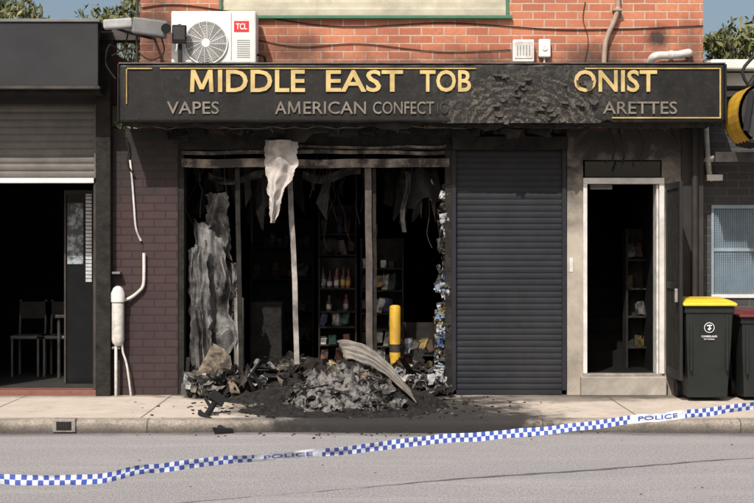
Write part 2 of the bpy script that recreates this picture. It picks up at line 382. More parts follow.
def lip(u,v):
    x=sx0+.02+(sx1-sx0-.04)*u
    return (x,ys+.045+.03*v,sz0-v*(.055+.05*noise.noise(Vector((x*3,0,0)))+.03*noise.noise(Vector((x*11,3,0)))))
m.grid(lip,240,2)
for i in range(40):
    x=U(sx0+.4,X(560)); y=U(ys+.15,-.05); m.rbox((x,y,sz0-U(.0,.10)),(U(.05,.35),.02,U(.03,.14)),(U(-.4,.4),U(-.3,.3),U(-.6,.6)),0,.5)
m.obj('burnt_soffit_remains',m_char,A)

# ---------------------------------------------------------------- signboard
S=empty('shop_sign')
cx=X(523,ys)
t=NT('burnt_sign_panel')
c=t.mix(t.ramp(t.noise(1.8,8,.65),.3,.7),(.0065,.0063,.0062),(.014,.0132,.0122))
c=t.mix(t.math('MULTIPLY',t.ramp(t.noise(5,9,.8,dist=1),.54,.70),.5),c,(.040,.036,.032))
stv=t.noise(1.0,8,.75,vec=t.comb(t.math('MULTIPLY',t.sep.outputs[0],14),0,t.math('MULTIPLY',t.sep.outputs[2],1.6)))
c=t.mix(t.math('MULTIPLY',t.ramp(stv,.56,.68),.4),c,(.055,.050,.044))
dx=t.math('DIVIDE',t.math('SUBTRACT',t.sep.outputs[0],cx+.1),1.4); dz=t.math('DIVIDE',t.math('SUBTRACT',t.sep.outputs[2],sz0+.05),.7)
d=t.math('SQRT',t.math('ADD',t.math('MULTIPLY',dx,dx),t.math('MULTIPLY',dz,dz))); d=t.math('ADD',d,t.math('MULTIPLY',t.math('SUBTRACT',t.noise(4,9,.75),.5),1.8))
bm_=t.ramp(d,.5,1,(1,1,1,1),(0,0,0,1))
c=t.mix(t.math('MULTIPLY',bm_,.85),c,t.mix(t.ramp(t.noise(11,9,.85,dist=1.5),.45,.60),(.008,.0075,.007),(.085,.076,.065)))
c=t.mix(t.math('MULTIPLY',t.ramp(t.noise(13,9,.85,dist=1.5),.57,.62),.3),c,(.08,.073,.064))
g=t.rng(t.sep.outputs[2],sz1-.25,sz0); f=t.math('ADD',g,t.math('MULTIPLY',t.math('SUBTRACT',t.noise(3,8,.7),.5),2))
c=t.mix(t.math('MULTIPLY',t.ramp(f,.3,1),.6),c,(.006,.0058,.0055))
t.col(c); t.b.inputs['Specular IOR Level'].default_value=.25; t.rough(t.rng(t.noise(3,6),.3,.7,.25,.8)); t.bump(t.noise(6,6,.6),.25,.02); m_signblk=t.m
m=MB()
def wav(x,z):
    px=377+x*FP/(CAMD+ys)
    a=math.exp(-((px-515)/85)**2)
    return .006*noise.noise(Vector((x*1.4,z*2,0)))+a*.016*noise.noise(Vector((x*6,z*6,1)))
def sp(u,v):
    x=sx0+(sx1-sx0)*u; z=sz0+(sz1-sz0)*v
    px=377+x*FP/(CAMD+ys)
    if v==0: z+= -.006+.014*noise.noise(Vector((x*2.2,0,0)))+ (.035*noise.noise(Vector((x*9,0,0))) if 430<px<620 else 0)
    return (x,ys+wav(x,z),z)
m.grid(sp,240,20); m.obj('sign_panel',m_signblk,S,solid=.03)
fr=M('sign_edge_trim',(.10,.088,.075),(.03,.027,.024),scale=5,rough=.5,bump=.2)
box('sign_top_trim',(sx0-.004,ys-.014,sz1),(sx1+.004,ys+.04,sz1+.014),fr,S)
box('sign_left_trim',(sx0-.016,ys-.01,sz0),(sx0-.001,ys+.04,sz1-.001),m_signblk,S)
box('sign_right_trim',(sx1+.001,ys-.01,sz0),(sx1+.018,ys+.04,sz1-.001),m_signblk,S)
gb=ys-.014
def zz(py): return Z(py,gb)
def xx(px): return X(px,gb)
box('gold_border_top',(xx(160),gb,zz(69)),(xx(476),gb+.006,zz(67.8)),m_goldbd,S,0)
box('gold_border_top_right',(xx(585),gb,zz(69)),(xx(721),gb+.006,zz(67.8)),m_goldbd,S,0)
box('gold_border_top_left',(xx(127),gb,zz(69)),(xx(152),gb+.006,zz(67.9)),m_goldbd,S,0)
box('gold_border_right',(xx(719.6),gb-.001,zz(117)),(xx(721),gb+.006,zz(69.1)),m_goldbd,S,0)
box('gold_border_bottom',(xx(612),gb,zz(118.4)),(xx(721),gb+.006,zz(117.1)),m_goldbd,S,0)
box('gold_border_left',(xx(126),gb-.001,zz(104)),(xx(127),gb+.006,zz(69.1)),m_goldbd,S,0)
ty=ys-.014
letterM(X(190,ty),X(213.5,ty),Z(92,ty),Z(70,ty),ty,m_gold,S,.042)
for s_,a,b_ in(('IDDLE',218,305),('EAST',326,403),('TOB',420,471),('ONIST',574,657)):
    text('lettering_'+s_.lower(),s_,X(a,ty),X(b_,ty),Z(92,ty),Z(70,ty),ty,m_gold,S,off=.017)
letterM(X(288,ty),X(300.5,ty),Z(114,ty),Z(101.5,ty),ty,m_gtxt,S,.019)
for s_,a,b_ in(('VAPES',167,219),('A',275,286.5),('ERICAN',303.5,366),('CONFECT',373,434),('ARETTES',603,677)):
    text('lettering_'+s_.lower(),s_,X(a,ty),X(b_,ty),Z(114,ty),Z(101.5,ty),ty,m_gtxt,S,off=.006)
m_rem=M('sooted_lettering',(.045,.039,.032),(.014,.0125,.0115),scale=14,rough=.8,lo=.4,hi=.55)
text('lettering_remnant','IO',X(437,ty),X(449,ty),Z(114,ty),Z(101.5,ty),ty,m_rem,S,off=.004,ext=.002)
# wrinkled, blistered area of vinyl (irregular)
t=NT('blistered_vinyl')
wz=t.n.new('ShaderNodeTexWave'); wz.wave_type='RINGS'; wz.rings_direction='SPHERICAL'
t.l(t.comb(t.math('SUBTRACT',t.sep.outputs[0],cx-.05),0,t.math('MULTIPLY',t.math('SUBTRACT',t.sep.outputs[2],sz0-.1),1.3)),wz.inputs['Vector'])
wz.inputs['Scale'].default_value=3.4; wz.inputs['Distortion'].default_value=15; wz.inputs['Detail'].default_value=8; wz.inputs['Detail Scale'].default_value=3.0; wz.inputs['Detail Roughness'].default_value=.85
sn=wz.outputs['Fac']
c=t.mix(t.ramp(sn,.45,.85),(.016,.0145,.013),(.14,.123,.102))
c=t.mix(t.math('MULTIPLY',t.ramp(t.noise(9,8,.85),.46,.56),.85),c,(.018,.016,.015))
c=t.mix(t.ramp(t.noise(40,6,.8,dist=2),.60,.65),c,(.36,.31,.24))
t.col(c); t.rough(.85); t.bump(sn,.7,.015); m_blis=t.m
m=MB()
def bl(u,v):
    a=math.pi*u; rr=v*(1+.22*noise.noise(Vector((math.cos(a)*3,math.sin(a)*3,0)))+.10*noise.noise(Vector((math.cos(a)*11,math.sin(a)*11,3))))
    x=cx+rr*.80*math.cos(a); z=min(sz0-.012+rr*.52*math.sin(a),sz1-.03)
    h=(1-v**3)*.018+.020*noise.noise(Vector((x*14,z*14,1)))*(1-v*v)+.010*noise.noise(Vector((x*34,z*34,1)))*(1-v*v)
    return (x,ys-.002-h+(0.025 if v>.99 else 0),z)
m.grid(bl,140,60); m.obj('blistered_sign_face',m_blis,S)
m=MB()
for k in range(26):
    px=U(470,600); x=X(px,ys); z=U(sz0+.02,sz1-.06); w_=U(.04,.12); h_=U(.02,.09); sd=U(0,99)
    if abs(px-535)>50 and z<sz0+.2: continue
    def f(u,v): return (x+(u-.5)*w_*(1-.5*v)+.03*noise.noise(Vector((v*3,u*2,sd))),ys-.022-.035*v*v,z-h_*v+.015*noise.noise(Vector((u*4,v*3,sd))))
    m.grid(f,6,6,0,False)
m.obj('peeling_vinyl_flakes',M('peeled_vinyl',(.07,.062,.053),(.015,.0135,.012),scale=22,rough=.85),S)

# ---------------------------------------------------------------- roller shutters
def shutter(name,x0,x1,z0,z1,y,mat,pitch,depth):
    P=empty(name)
    m=MB(); n=int(round((z1-z0)/pitch)); pitch=(z1-z0)/n
    prof=[]
    for i in range(n):
        for f,d in((0,0),(.08,-depth*.55),(.3,-depth),(.6,-depth*.98),(.85,-depth*.6),(.93,0)):
            prof.append((z0+(i+f)*pitch,y+d))
    prof.append((z1,y))
    nx=12; vs=[];fs=[]
    for j,(z,yy) in enumerate(prof):
        for i in range(nx+1):
            x=x0+(x1-x0)*i/nx; vs.append((x,yy+.010*noise.noise(Vector((x*1.5,z*1.2,0))),z))
    for j in range(len(prof)-1):
        for i in range(nx): a=j*(nx+1)+i; fs.append((a,a+1,a+nx+2,a+nx+1))
    m.quadmesh(vs,fs,0); m.obj('slats',mat,P)
    box('guide_left',(x0-.035,y-.05,z0),(x0+.012,y+.05,z1),mat,P); box('guide_right',(x1-.012,y-.05,z0),(x1+.035,y+.05,z1),mat,P)
    return P
s1=shutter('roller_shutter',X(455),X(563),.05,Z(150),.02,m_shut,.066,.007)
box('bottom_bar',(X(455)+.013,-.02,.005),(X(563)-.013,.05,.05),m_shut,s1)
box('shutter_housing',(X(452),-.10,Z(150)+.001),(X(567)-.003,-.003,Z(137)),m_char,s1)

# ---------------------------------------------------------------- shop front remnants
def strip(name,p0,p1,w,d,mat,bend=0,parent=None):
    p0=Vector(p0);p1=Vector(p1); m=MB(); 
    def ring(t_):
        p=p0.lerp(p1,t_); p.x+=bend*math.sin(t_*math.pi)+.008*noise.noise(Vector((t_*6,p0.x,0)))
        return [p+Vector(v) for v in((-w/2,-d/2,0),(w/2,-d/2,0),(w/2,d/2,0),(-w/2,d/2,0))]
    vs=[];fs=[];n=14
    for i in range(n+1): vs+=ring(i/n)
    for i in range(n):
        for k in range(4): fs.append((i*4+k,i*4+(k+1)%4,(i+1)*4+(k+1)%4,(i+1)*4+k))
    fs.append((3,2,1,0)); fs.append(tuple(n*4+k for k in range(4)))
    m.quadmesh(vs,fs); return m.obj(name,mat,parent)
W=empty('shop_window_frame')
strip('leaning_mullion',(X(297),.0,Z(364)),(X(289),.02,Z(168)),.055,.04,M('scorched_mullion',(.38,.355,.33),(.12,.105,.095),scale=5,dirt=.7,bump=.3),.01,W)
strip('mullion',(X(370),.03,.05),(X(368),.03,Z(168)),.07,.05,M('heat_stained_mullion',(.11,.09,.078),(.03,.025,.022),scale=4,bump=.4),0,W)
strip('mullion_dark',(X(241),.04,.1),(X(237),.04,Z(168)),.05,.05,m_char,0,W)
strip('mullion_dark',(X(375.5),.06,.1),(X(374),.06,Z(168)),.04,.05,m_char,0,W)
strip('sill_remains',(X(186),.05,.10),(X(186)+.02,.05,.4),.04,.04,m_char,0,W)
m=MB()
outl=[(0,265,298),(.12,264,298),(.3,265,297),(.42,266,295),(.52,267,288),(.62,268,284),(.75,269,281),(.9,269,279),(1,271,275)]
def rg(u,v):
    for k in range(len(outl)-1):
        if outl[k][0]<=v<=outl[k+1][0]:
            f=(v-outl[k][0])/(outl[k+1][0]-outl[k][0]); a=outl[k][1]+(outl[k+1][1]-outl[k][1])*f; b=outl[k][2]+(outl[k+1][2]-outl[k][2])*f
    px=a+(b-a)*u; py=140+83*v; y=-.26
    px+=2.6*noise.noise(Vector((v*9,u*2,5)))+(1.5*noise.noise(Vector((v*30,u*2,5))) if u in(0,1) else 0)
    y2=y+.035*math.sin(u*9+v*2)+.04*noise.noise(Vector((u*4,v*6,0)))
    return (X(px,y),y2,Z(py,y))
m.grid(rg,24,50); m.obj('torn_awning_cloth',m_rag)
m=MB()
def cr(pa,pb,pc,pd,y,seed,amp=.06,fr=5):
    def f(u,v):
        px=(pa[0]*(1-u)+pb[0]*u)*(1-v)+(pd[0]*(1-u)+pc[0]*u)*v; py=(pa[1]*(1-u)+pb[1]*u)*(1-v)+(pd[1]*(1-u)+pc[1]*u)*v
        e=1 if (u<.05 or u>.95 or v<.05 or v>.95) else 0
        px+=5*noise.noise(Vector((u*2,v*4,seed)))+e*3*noise.noise(Vector((u*12,v*14,seed)))
        py+=6*noise.noise(Vector((u*4,v*3,seed+9)))
        yy=y+amp*abs(noise.noise(Vector((u*fr*.7,v*fr*.5,seed))))*2.2+amp*.2*math.sin(u*11+v*4)+.008*noise.noise(Vector((u*14,v*14,seed)))
        return (X(px,y),yy,Z(py,y))
    m.grid(f,26,40,0,False)
cr((194,218),(222,238),(236,350),(196,365),.25,1,.09)
cr((205,195),(226,192),(232,262),(206,235),.35,3,.12,4)
cr((188,250),(206,240),(214,375),(190,380),.12,5,.07,6)
cr((222,255),(238,270),(240,300),(226,345),.4,9,.09,5)
m.obj('crumpled_metal_sheet',m_sheetlt,None,solid=.004)
tube('steel_post',[(X(239,.35),.35,0),(X(239,.35),.35,Z(298,.35))],.055,m_silver,None,16)
P=empty('yellow_bollard'); yb=.45
tube('post',[(X(395,yb),yb,0),(X(395,yb),yb,Z(308,yb)),(X(395,yb),yb,Z(306,yb)),(X(395,yb),yb,Z(305,yb))],[.064,.064,.056,.03],m_yellow,P,20)
tube('sooty_band',[(X(395,yb),yb,Z(352,yb)),(X(395,yb),yb,Z(344,yb))],.066,m_charlt,P,20)
tube('base_plate',[(X(395,yb),yb,0),(X(395,yb),yb,.02)],.12,m_charlt,P,20)

# ---------------------------------------------------------------- shelves with stock
base=[(.22,.05,.04),(.50,.48,.44),(.08,.13,.32),(.42,.28,.06),(.09,.05,.03),(.08,.20,.15),(.36,.40,.46),(.30,.12,.07)]
cols=[M('stock_%d'%i,tuple(v*.8 for v in c_),(.012,.011,.01),scale=9,rough=.6,bump=.1,dirt=.5,lo=.40,hi=.60) for i,c_ in enumerate(base)]
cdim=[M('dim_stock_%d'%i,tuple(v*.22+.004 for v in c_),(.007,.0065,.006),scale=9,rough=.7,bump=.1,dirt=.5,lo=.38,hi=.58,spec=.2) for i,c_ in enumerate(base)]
def shelf(name,x0,x1,y,zs,kinds,dp=.35,mats=None,gap=.18):
    P=empty(name); m=MB()
    m.box((x0-.02,y,0),(x0,y+dp,zs[-1]+.35)); m.box((x1,y,0),(x1+.02,y+dp,zs[-1]+.35)); m.box((x0,y+dp-.02,0),(x1,y+dp,zs[-1]+.35))
    for z in zs: m.box((x0,y,z-.02),(x1,y+dp-.021,z))
    m.obj('frame',m_char,P)
    m=MB()
    for z,kd in zip(zs,kinds):
        x=x0+.04
        while x<x1-.04:
            if R()<gap: x+=U(.04,.14); continue
            ci=random.randrange(8)
            for row in range(2):
                yy=y+.05+row*.11
                if kd=='bottle':
                    ci=random.choice((0,4,4,7,4)); h=U(.17,.25); tl=U(-.03,.03)
                    m.tube([(x,yy,z+.001),(x,yy,z+h*.6),(x+tl*.3,yy,z+h*.75),(x+tl*.4,yy,z+h)],[.031,.031,.012,.012],8,ci)
                    if row==0 and R()<.8: m.tube([(x,yy,z+h*.15),(x,yy,z+h*.45)],.0325,8,random.choice((1,1,6,3)),False)
                elif kd=='packet':
                    m.rbox((x,yy,z+.09),(U(.06,.10),.03,U(.11,.19)),(U(-.3,.3),U(-.35,.35),U(-.5,.5)),ci,.3)
                else:
                    h=U(.05,.15); m.rbox((x,yy,z+h/2),(U(.05,.08),.06,h),(0,U(-.1,.1),U(-.4,.4)),ci,.12)
            x+=U(.062,.08) if kd=='bottle' else U(.07,.11)
    m.obj('stock',mats or cols,P); return P
shelf('shelving_unit',X(320,1.4),X(355,1.4),1.4,[.22,.45,.66,Z(311,1.4),Z(288,1.4)],['packet','box','packet','bottle','bottle'])
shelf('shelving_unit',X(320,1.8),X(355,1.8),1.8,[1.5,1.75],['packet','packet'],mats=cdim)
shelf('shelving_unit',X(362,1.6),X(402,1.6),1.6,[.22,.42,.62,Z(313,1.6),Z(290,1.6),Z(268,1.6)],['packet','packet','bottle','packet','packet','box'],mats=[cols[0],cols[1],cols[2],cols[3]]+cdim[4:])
shelf('shelving_unit',X(404,1.0),X(434,1.0),1.0,[.18,.36],['packet','packet'])
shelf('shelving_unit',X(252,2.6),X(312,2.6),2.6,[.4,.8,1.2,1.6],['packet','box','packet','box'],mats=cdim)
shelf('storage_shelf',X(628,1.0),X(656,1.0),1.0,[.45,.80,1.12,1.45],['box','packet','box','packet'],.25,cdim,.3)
box('counter',(X(250,1.2),1.2,0),(X(282,1.2),1.7,.95),m_char,None,.01)
m=MB()
for k in range(48):
    x=U(X(380),X(436)); y=U(.15,1.0); m.rbox((x,y,U(.10,.26)),(U(.04,.11),U(.03,.07),U(.04,.12)),(U(-1,1),U(-1,1),U(0,3)),random.choice((1,2,3,3,6,7,0,5)),.4)
for k in range(16):
    x=U(X(300),X(370)); y=U(.4,1.0); m.rbox((x,y,U(.16,.3)),(U(.04,.09),U(.03,.06),U(.04,.10)),(U(-1,1),U(-1,1),U(0,3)),random.choice((1,4,3,6,7)),.4)
m.obj('spilled_stock',cols)
m=MB()
def pap(n,p0,p1,q0,q1,sx,sz_,mats_):
    for k in range(n):
        py=U(q0,q1); px=U(p0,p1); y=U(-.02,.2); w_=U(*sx); h_=U(*sz_); mi=random.choice(mats_); a=U(-.5,.5); sd=U(0,99)
        def f(u,v): 
            dx_=(u-.5)*w_; dz_=(v-.5)*h_
            return (X(px,y)+dx_*math.cos(a)-dz_*math.sin(a),y+.03*noise.noise(Vector((u*3,v*3,sd)))*2,Z(py,y)+dx_*math.sin(a)+dz_*math.cos(a))
        m.grid(f,4,5,mi,False)
pap(22,440,447,180,290,(.04,.10),(.06,.2),(0,4,4,4,4)); pap(80,438,448,275,382,(.06,.11),(.06,.13),(0,0,1,2,2,4,3,4))
m.obj('scorched_poster_rack',[M('rack_paper',(.45,.45,.45),(.16,.165,.18),scale=14,dirt=.4),cols[2],M('pale_blue_print',(.25,.37,.52),(.06,.09,.14),scale=14),cols[3],m_charlt])
m=MB()
for i in range(46):
    x=U(X(190),X(445)); y=U(.3,2.2); h=U(.1,.6); z=2.5
    m.rbox((x,y,z-h/2),(U(.02,.12),.01,h),(U(-.3,.3),U(-.35,.35),U(-1,1)),random.choice((0,0,0,1)),.6)
for i in range(34):
    x=U(X(190),X(445)); y=U(.0,1.2); pts=[(x,y,2.6)]
    for k in range(random.randrange(2,8)): pts.append((pts[-1][0]+U(-.07,.07),y+U(-.03,.03),pts[-1][2]-U(.08,.2)))
    m.tube(smoothpath(pts,3),U(.003,.009),5,random.choice((0,1)))
m.obj('fallen_ceiling_panels',[m_char,m_charlt])
m=MB()
m.grid(lambda u,v:(X(400+38*u+6*v),.25+.05*math.sin(u*8),Z(176+30*v-10*u+4*math.sin(u*9))),12,8)
m.grid(lambda u,v:(X(421+16*u+3*math.sin(v*5)),.3+.05*math.sin(u*7+v*3),Z(174+16*v+8*u+3*math.sin(u*9))),10,8,1)
m.grid(lambda u,v:(X(205+75*u),.3+.08*math.sin(u*7+v*3),Z(171+7*v+5*math.sin(u*6)+4*u)),20,4,2)
m.grid(lambda u,v:(X(300+60*u),.5+.05*math.sin(u*9+v*3),Z(168+9*v+5*math.sin(u*5))),14,4,2)
m.grid(lambda u,v:(X(405+5*u-4*v+2*math.sin(v*7)),.2+.03*math.sin(u*9+v*5),Z(170+62*v)),3,20,2)
m.obj('sagging_ceiling_lining',[m_char,m_rag,m_dkrag])

# ---------------------------------------------------------------- debris
def mound(m,cx,cy,rx,ry,h,seed,mi=0,n=60):
    def f(u,v):
        x=(u*2-1);y=(v*2-1); r=math.hypot(x,y)
        b=max(0,1-r*r)**1.1
        nz=noise.fractal(Vector((x*2.2+seed,y*2.2,seed)),.9,2.2,6)
        z=h*b*(1+.8*nz)+(.04*noise.noise(Vector((x*14,y*14,seed)))+.02*noise.noise(Vector((x*30,y*30,seed))))*min(1,b*4)
        return (cx+x*rx,cy+y*ry,max(z,-.01) if b>0 else -.02)
    m.grid(f,n,n,mi,False)
def shards(m,n,fx,size,mats_,flat=.25):
    for i in range(n):
        x,y,z=fx(); s_=size[0]+(size[1]-size[0])*R()**2.5
        m.rbox((x,y,z),(s_*U(.5,1.9),s_*U(.25,1),s_*U(.04,flat)),(U(-1.2,1.2),U(-1.2,1.2),U(0,3.1)),random.choice(mats_),.7)
def scraps(m,n,fx,size,mats_):
    for i in range(n):
        x,y,z=fx(); w_=U(*size); h_=w_*U(.4,1.2); sd=U(0,99); rt=Euler((U(-1,1),U(-1,1),U(0,6))).to_matrix(); c0=Vector((x,y,z+.02))
        def f(u,v): return tuple(c0+rt@Vector(((u-.5)*w_,(v-.5)*h_,w_*.5*noise.noise(Vector((u*2.5,v*2.5,sd)))+.01*noise.noise(Vector((u*9,v*9,sd))))))
        m.grid(f,7,7,random.choice(mats_),False)
m=MB()
mound(m,X(315),.75,1.55,1.0,.26,1,0,90); mound(m,X(225),.3,.5,.5,.24,5); mound(m,X(410),.5,.6,.6,.20,9)
def fin():
    x=U(X(186),X(448)); y=U(-.35,1.4); return x,y,U(.0,.28)*(1 if y>0 else .35)
shards(m,1700,fin,(.01,.12),[0,0,0,0,1,3,2],.5); shards(m,50,fin,(.1,.3),[0,0,2,3],.1); scraps(m,70,fin,(.06,.22),[0,0,3,1,2])
def fl():
    return U(X(190),X(262)),U(-.45,.25),U(.01,.24)
shards(m,260,fl,(.02,.12),[0,1,3,2,0],.3); scraps(m,26,fl,(.10,.26),[1,3,2,4,0]); shards(m,16,fl,(.14,.28),[1,2,3,4],.06)
def fr2(): return U(X(405),X(446)),U(-.3,.3),U(.02,.2)
scraps(m,22,fr2,(.08,.22),[4,1,5,3,0])
for i in range(60):
    x,y,z=fin(); a=U(0,3.1); l=U(.08,.5); m.tube([(x-l*math.cos(a),y-l*math.sin(a)*.5,z+U(-.05,.1)),(x,y,z+.05),(x+l*math.cos(a),y+l*math.sin(a)*.5,z+U(-.05,.05))],U(.003,.011),6,random.choice((0,0,2,3)))
m.obj('burnt_debris',[m_ashdk,m_ash,m_tan,m_charlt,m_paper,m_wash])
m=MB()
dx_=X(345,-1.3); dy_=-1.35
mound(m,dx_-.02,dy_,.62,.62,.34,3,1,120); mound(m,dx_+.45,dy_+.15,.6,.5,.18,8,0,80); mound(m,dx_-.05,dy_-.15,1.0,.7,.06,11,0,80); mound(m,dx_-.3,dy_+.75,1.0,.5,.12,15,0,70)
def fo():
    a=U(0,6.28); r=R()**.7; x=dx_+.03+math.cos(a)*r*.68; y=dy_+math.sin(a)*r*.62
    return x,y,max(.01,.33*(1-r*r)**1.1+U(-.03,.03))
shards(m,900,fo,(.008,.09),[0,0,1,1,3],.6); scraps(m,60,fo,(.05,.20),[0,0,1,3,1,2]); shards(m,160,fo,(.006,.03),[4,4,1],.5)
for i in range(1300):
    x=dx_+random.gauss(0,.62); y=dy_+random.gauss(.15,.5)
    if y>-.1 or y<KY+.05: continue
    s_=U(.004,.022); m.rbox((x,y,.006),(s_*2,s_,s_*.5),(U(-.3,.3),U(-.3,.3),U(0,3)),random.choice((0,0,0,1,3)),.6)
for i in range(55):
    x,y,z=fo(); a=U(0,3.1); l=U(.06,.32); m.tube([(x-l*math.cos(a),y-l*math.sin(a)*.5,z+U(-.02,.1)),(x,y,z+.05),(x+l*math.cos(a),y+l*math.sin(a)*.5,z+U(-.05,.05))],U(.002,.008),6,random.choice((0,3)))
m.obj('ash_pile',[m_ashdk,m_ash,m_tan,m_charlt,m_wash])
m=MB()
for i in range(70):
    x=random.gauss(0,.9); y=KY-abs(random.gauss(.05,.2))-.03; s_=U(.004,.014)
    m.rbox((x,y,-.106),(s_*2,s_,s_*.6),(U(-.3,.3),U(-.3,.3),U(0,3)),random.choice((0,0,1)),.5)
for i in range(60):
    x=U(-6,6); y=U(-7,KY-.1); s_=U(.003,.009); m.rbox((x,y,-.108),(s_*2,s_,s_*.6),(0,0,U(0,3)),random.choice((0,1)),.5)
m.obj('scattered_charcoal_bits',[m_ashdk,m_tan])
# bent corrugated sheet
m=MB()
def cg(u,v):
    px=341+72*u; py=350+46*u**1.35-6*math.sin(u*3.14)
    y0=dy_+.15-.25*u
    x=X(px,y0); z=Z(py,y0)
    wd=.27*(1-.25*u)
    w=(v-.5)*wd
    n_=.013*math.sin(v*math.pi*2*4)
    z+= w*.65+n_ + .05*math.sin(u*3.1)*(v-.3)+.018*noise.noise(Vector((u*6,v*3,0))); y=y0+ w*.85 -n_*.6
    x+= -w*.3+.01*noise.noise(Vector((v*12,u*2,3)))
    return (x,y,z)
m.grid(cg,30,60,0,True); m.obj('corrugated_metal_sheet',m_corr,None,solid=.003)
strip('charred_plank',(X(372,-1.1),-1.15,.04),(X(448,-.8),-.6,.14),.10,.03,m_ashdk)
def q(px,py,y): return (X(px,y),y,Z(py,y))
# black broken stand lying over the kerb
P=empty('broken_sign_stand')
tube('leg',[q(203,421,-2.1),q(219,396,-1.7)],.030,m_black,P,8)
tube('leg',[q(200,413,-2.0),q(212,421,-2.2),q(226,432,-2.42)],.026,m_black,P,8)
tube('strut',[q(211,408,-1.9),q(205,398,-1.7)],.016,m_black,P,8)
m=MB(); m.rbox(q(218,399,-1.8),(.15,.05,.10),(-.3,.6,.3),0,.2); m.rbox(q(223,431,-2.40),(.17,.07,.05),(.1,.1,.4),0,.2); m.obj('foot_plates',m_black,P)
P=empty('kerb_drain_outlet')
box('body',(X(53,KY),KY-.03,-.11),(X(76,KY),KY+.1,.012),M('grey_concrete_block',(.30,.27,.24),(.14,.125,.11),scale=20),P,.01)
box('opening',(X(57,KY),KY-.034,-.09),(X(72,KY),KY-.031,-.012),m_char,P,0)

# ---------------------------------------------------------------- pier pipes
P=empty('wall_conduit')
pts=[q(130,160,-.04),q(132,178,-.04),q(134,205,-.04),q(136,228,-.04),q(141,241,-.04)]
tube('upper_cable_duct',smoothpath(pts),.012,m_pvc,P,8)
pts=[q(144,253,-.05),q(144,272,-.05),q(143,286,-.05),q(137,293,-.05),q(130,298,-.06),q(124,300,-.08)]
tube('curved_pipe',smoothpath(pts),.018,m_pvc,P,10)
yy=-.12
tube('meter_cylinder',[q(118,346,yy),q(118,343,yy),q(118,340,yy),q(118,303,yy)],[.03,.06,.066,.066],m_pvc,P,18)
tube('meter_cap',[q(118,302,yy),q(118,293,yy),q(118,288,yy),q(118,286,yy)],[.074,.074,.05,.02],m_pvc,P,18)
tube('lower_pipe',[q(116,345,yy),(X(116,yy),yy,0)],.017,m_pvc,P,10)
tube('lower_pipe',smoothpath([q(122,340,yy),q(123,352,yy),q(127,366,yy),(X(131,yy),yy,0)]),.012,m_pvc,P,10)
for z_ in(.5,1.3): box('bracket',(X(114),-.13,z_),(X(122),-.013,z_+.025),m_grey,P)
tube('burnt_cable',smoothpath([q(126,137,-.06),q(129,150,-.05),q(127,163,-.05),q(134,175,-.05)]),.009,m_char,P,8)

# ---------------------------------------------------------------- AC unit
P=empty('air_conditioner_unit')
ay0,ay1=-.42,-.08
ax0,ax1=X(171,ay0),X(256,ay0); az0,az1=sz1+.03,Z(11,ay0)
box('casing',(ax0,ay0,az0),(ax1,ay1,az1),m_acw,P,.018)
fcx,fcz=X(206,ay0),Z(43,ay0); r_=.225
tube('fan_opening',[(fcx,ay0-.003,fcz),(fcx,ay0-.001,fcz)],r_,m_black,P,48)
m=MB()
for k in range(16):
    rr=r_*(k+1)/16; m.tube([(fcx+rr*math.cos(a*math.pi/24),ay0-.016,fcz+rr*math.sin(a*math.pi/24)) for a in range(49)],.0026 if k<15 else .008,6,0,False)
for k in range(16):
    a=k*math.pi/8; m.tube([(fcx+.04*math.cos(a),ay0-.019,fcz+.04*math.sin(a)),(fcx+r_*math.cos(a+.35),ay0-.019,fcz+r_*math.sin(a+.35))],.003,5)
m.tube([(fcx,ay0-.02,fcz),(fcx,ay0-.024,fcz)],.045,20)
m.obj('fan_grille',m_acw,P)
m=MB()
for k in range(5):
    a=k*2*math.pi/5
    m.quadmesh([(fcx+.03*math.cos(a),ay0-.006,fcz+.03*math.sin(a)),(fcx+.2*math.cos(a-.1),ay0-.006,fcz+.2*math.sin(a-.1)),(fcx+.2*math.cos(a+.5),ay0-.009,fcz+.2*math.sin(a+.5)),(fcx+.04*math.cos(a+.9),ay0-.009,fcz+.04*math.sin(a+.9))],[(0,1,2,3)])
m.obj('fan_blades',m_grey,P)
box('panel_seam',(X(231,ay0),ay0-.002,az0+.03),(X(231.6,ay0),ay0+.004,az1-.02),m_grey,P,0)
box('brand_plate',(X(234,ay0),ay0-.004,Z(32,ay0)),(X(249,ay0),ay0-.001,Z(21,ay0)),m_red,P,.001)
text('brand_text','TCL',X(236,ay0),X(247,ay0),Z(29.6,ay0),Z(23.4,ay0),ay0-.006,m_whitep,P,off=.015,ext=.001)
m=MB()
for k in range(9): 
    z_=az0+.06+k*.022; m.box((X(237,ay0),ay0-.003,z_),(X(250,ay0),ay0-.001,z_+.006))
m.obj('side_vents',m_grey,P)
for xq in(ax0+.12,ax1-.12): box('mount_foot',(xq-.03,ay0+.02,sz1-.018),(xq+.03,ay1,az0+.002),m_grey,P)
tube('refrigerant_line',smoothpath([(ax1-.01,ay0+.1,az0+.1),(ax1+.07,ay0+.12,az0+.09),(ax1+.10,ay0+.2,az0+.02),(ax1+.22,-.03,sz1+.02),(ax1+.4,-.03,sz1+.03)]),.012,m_char,P,8)

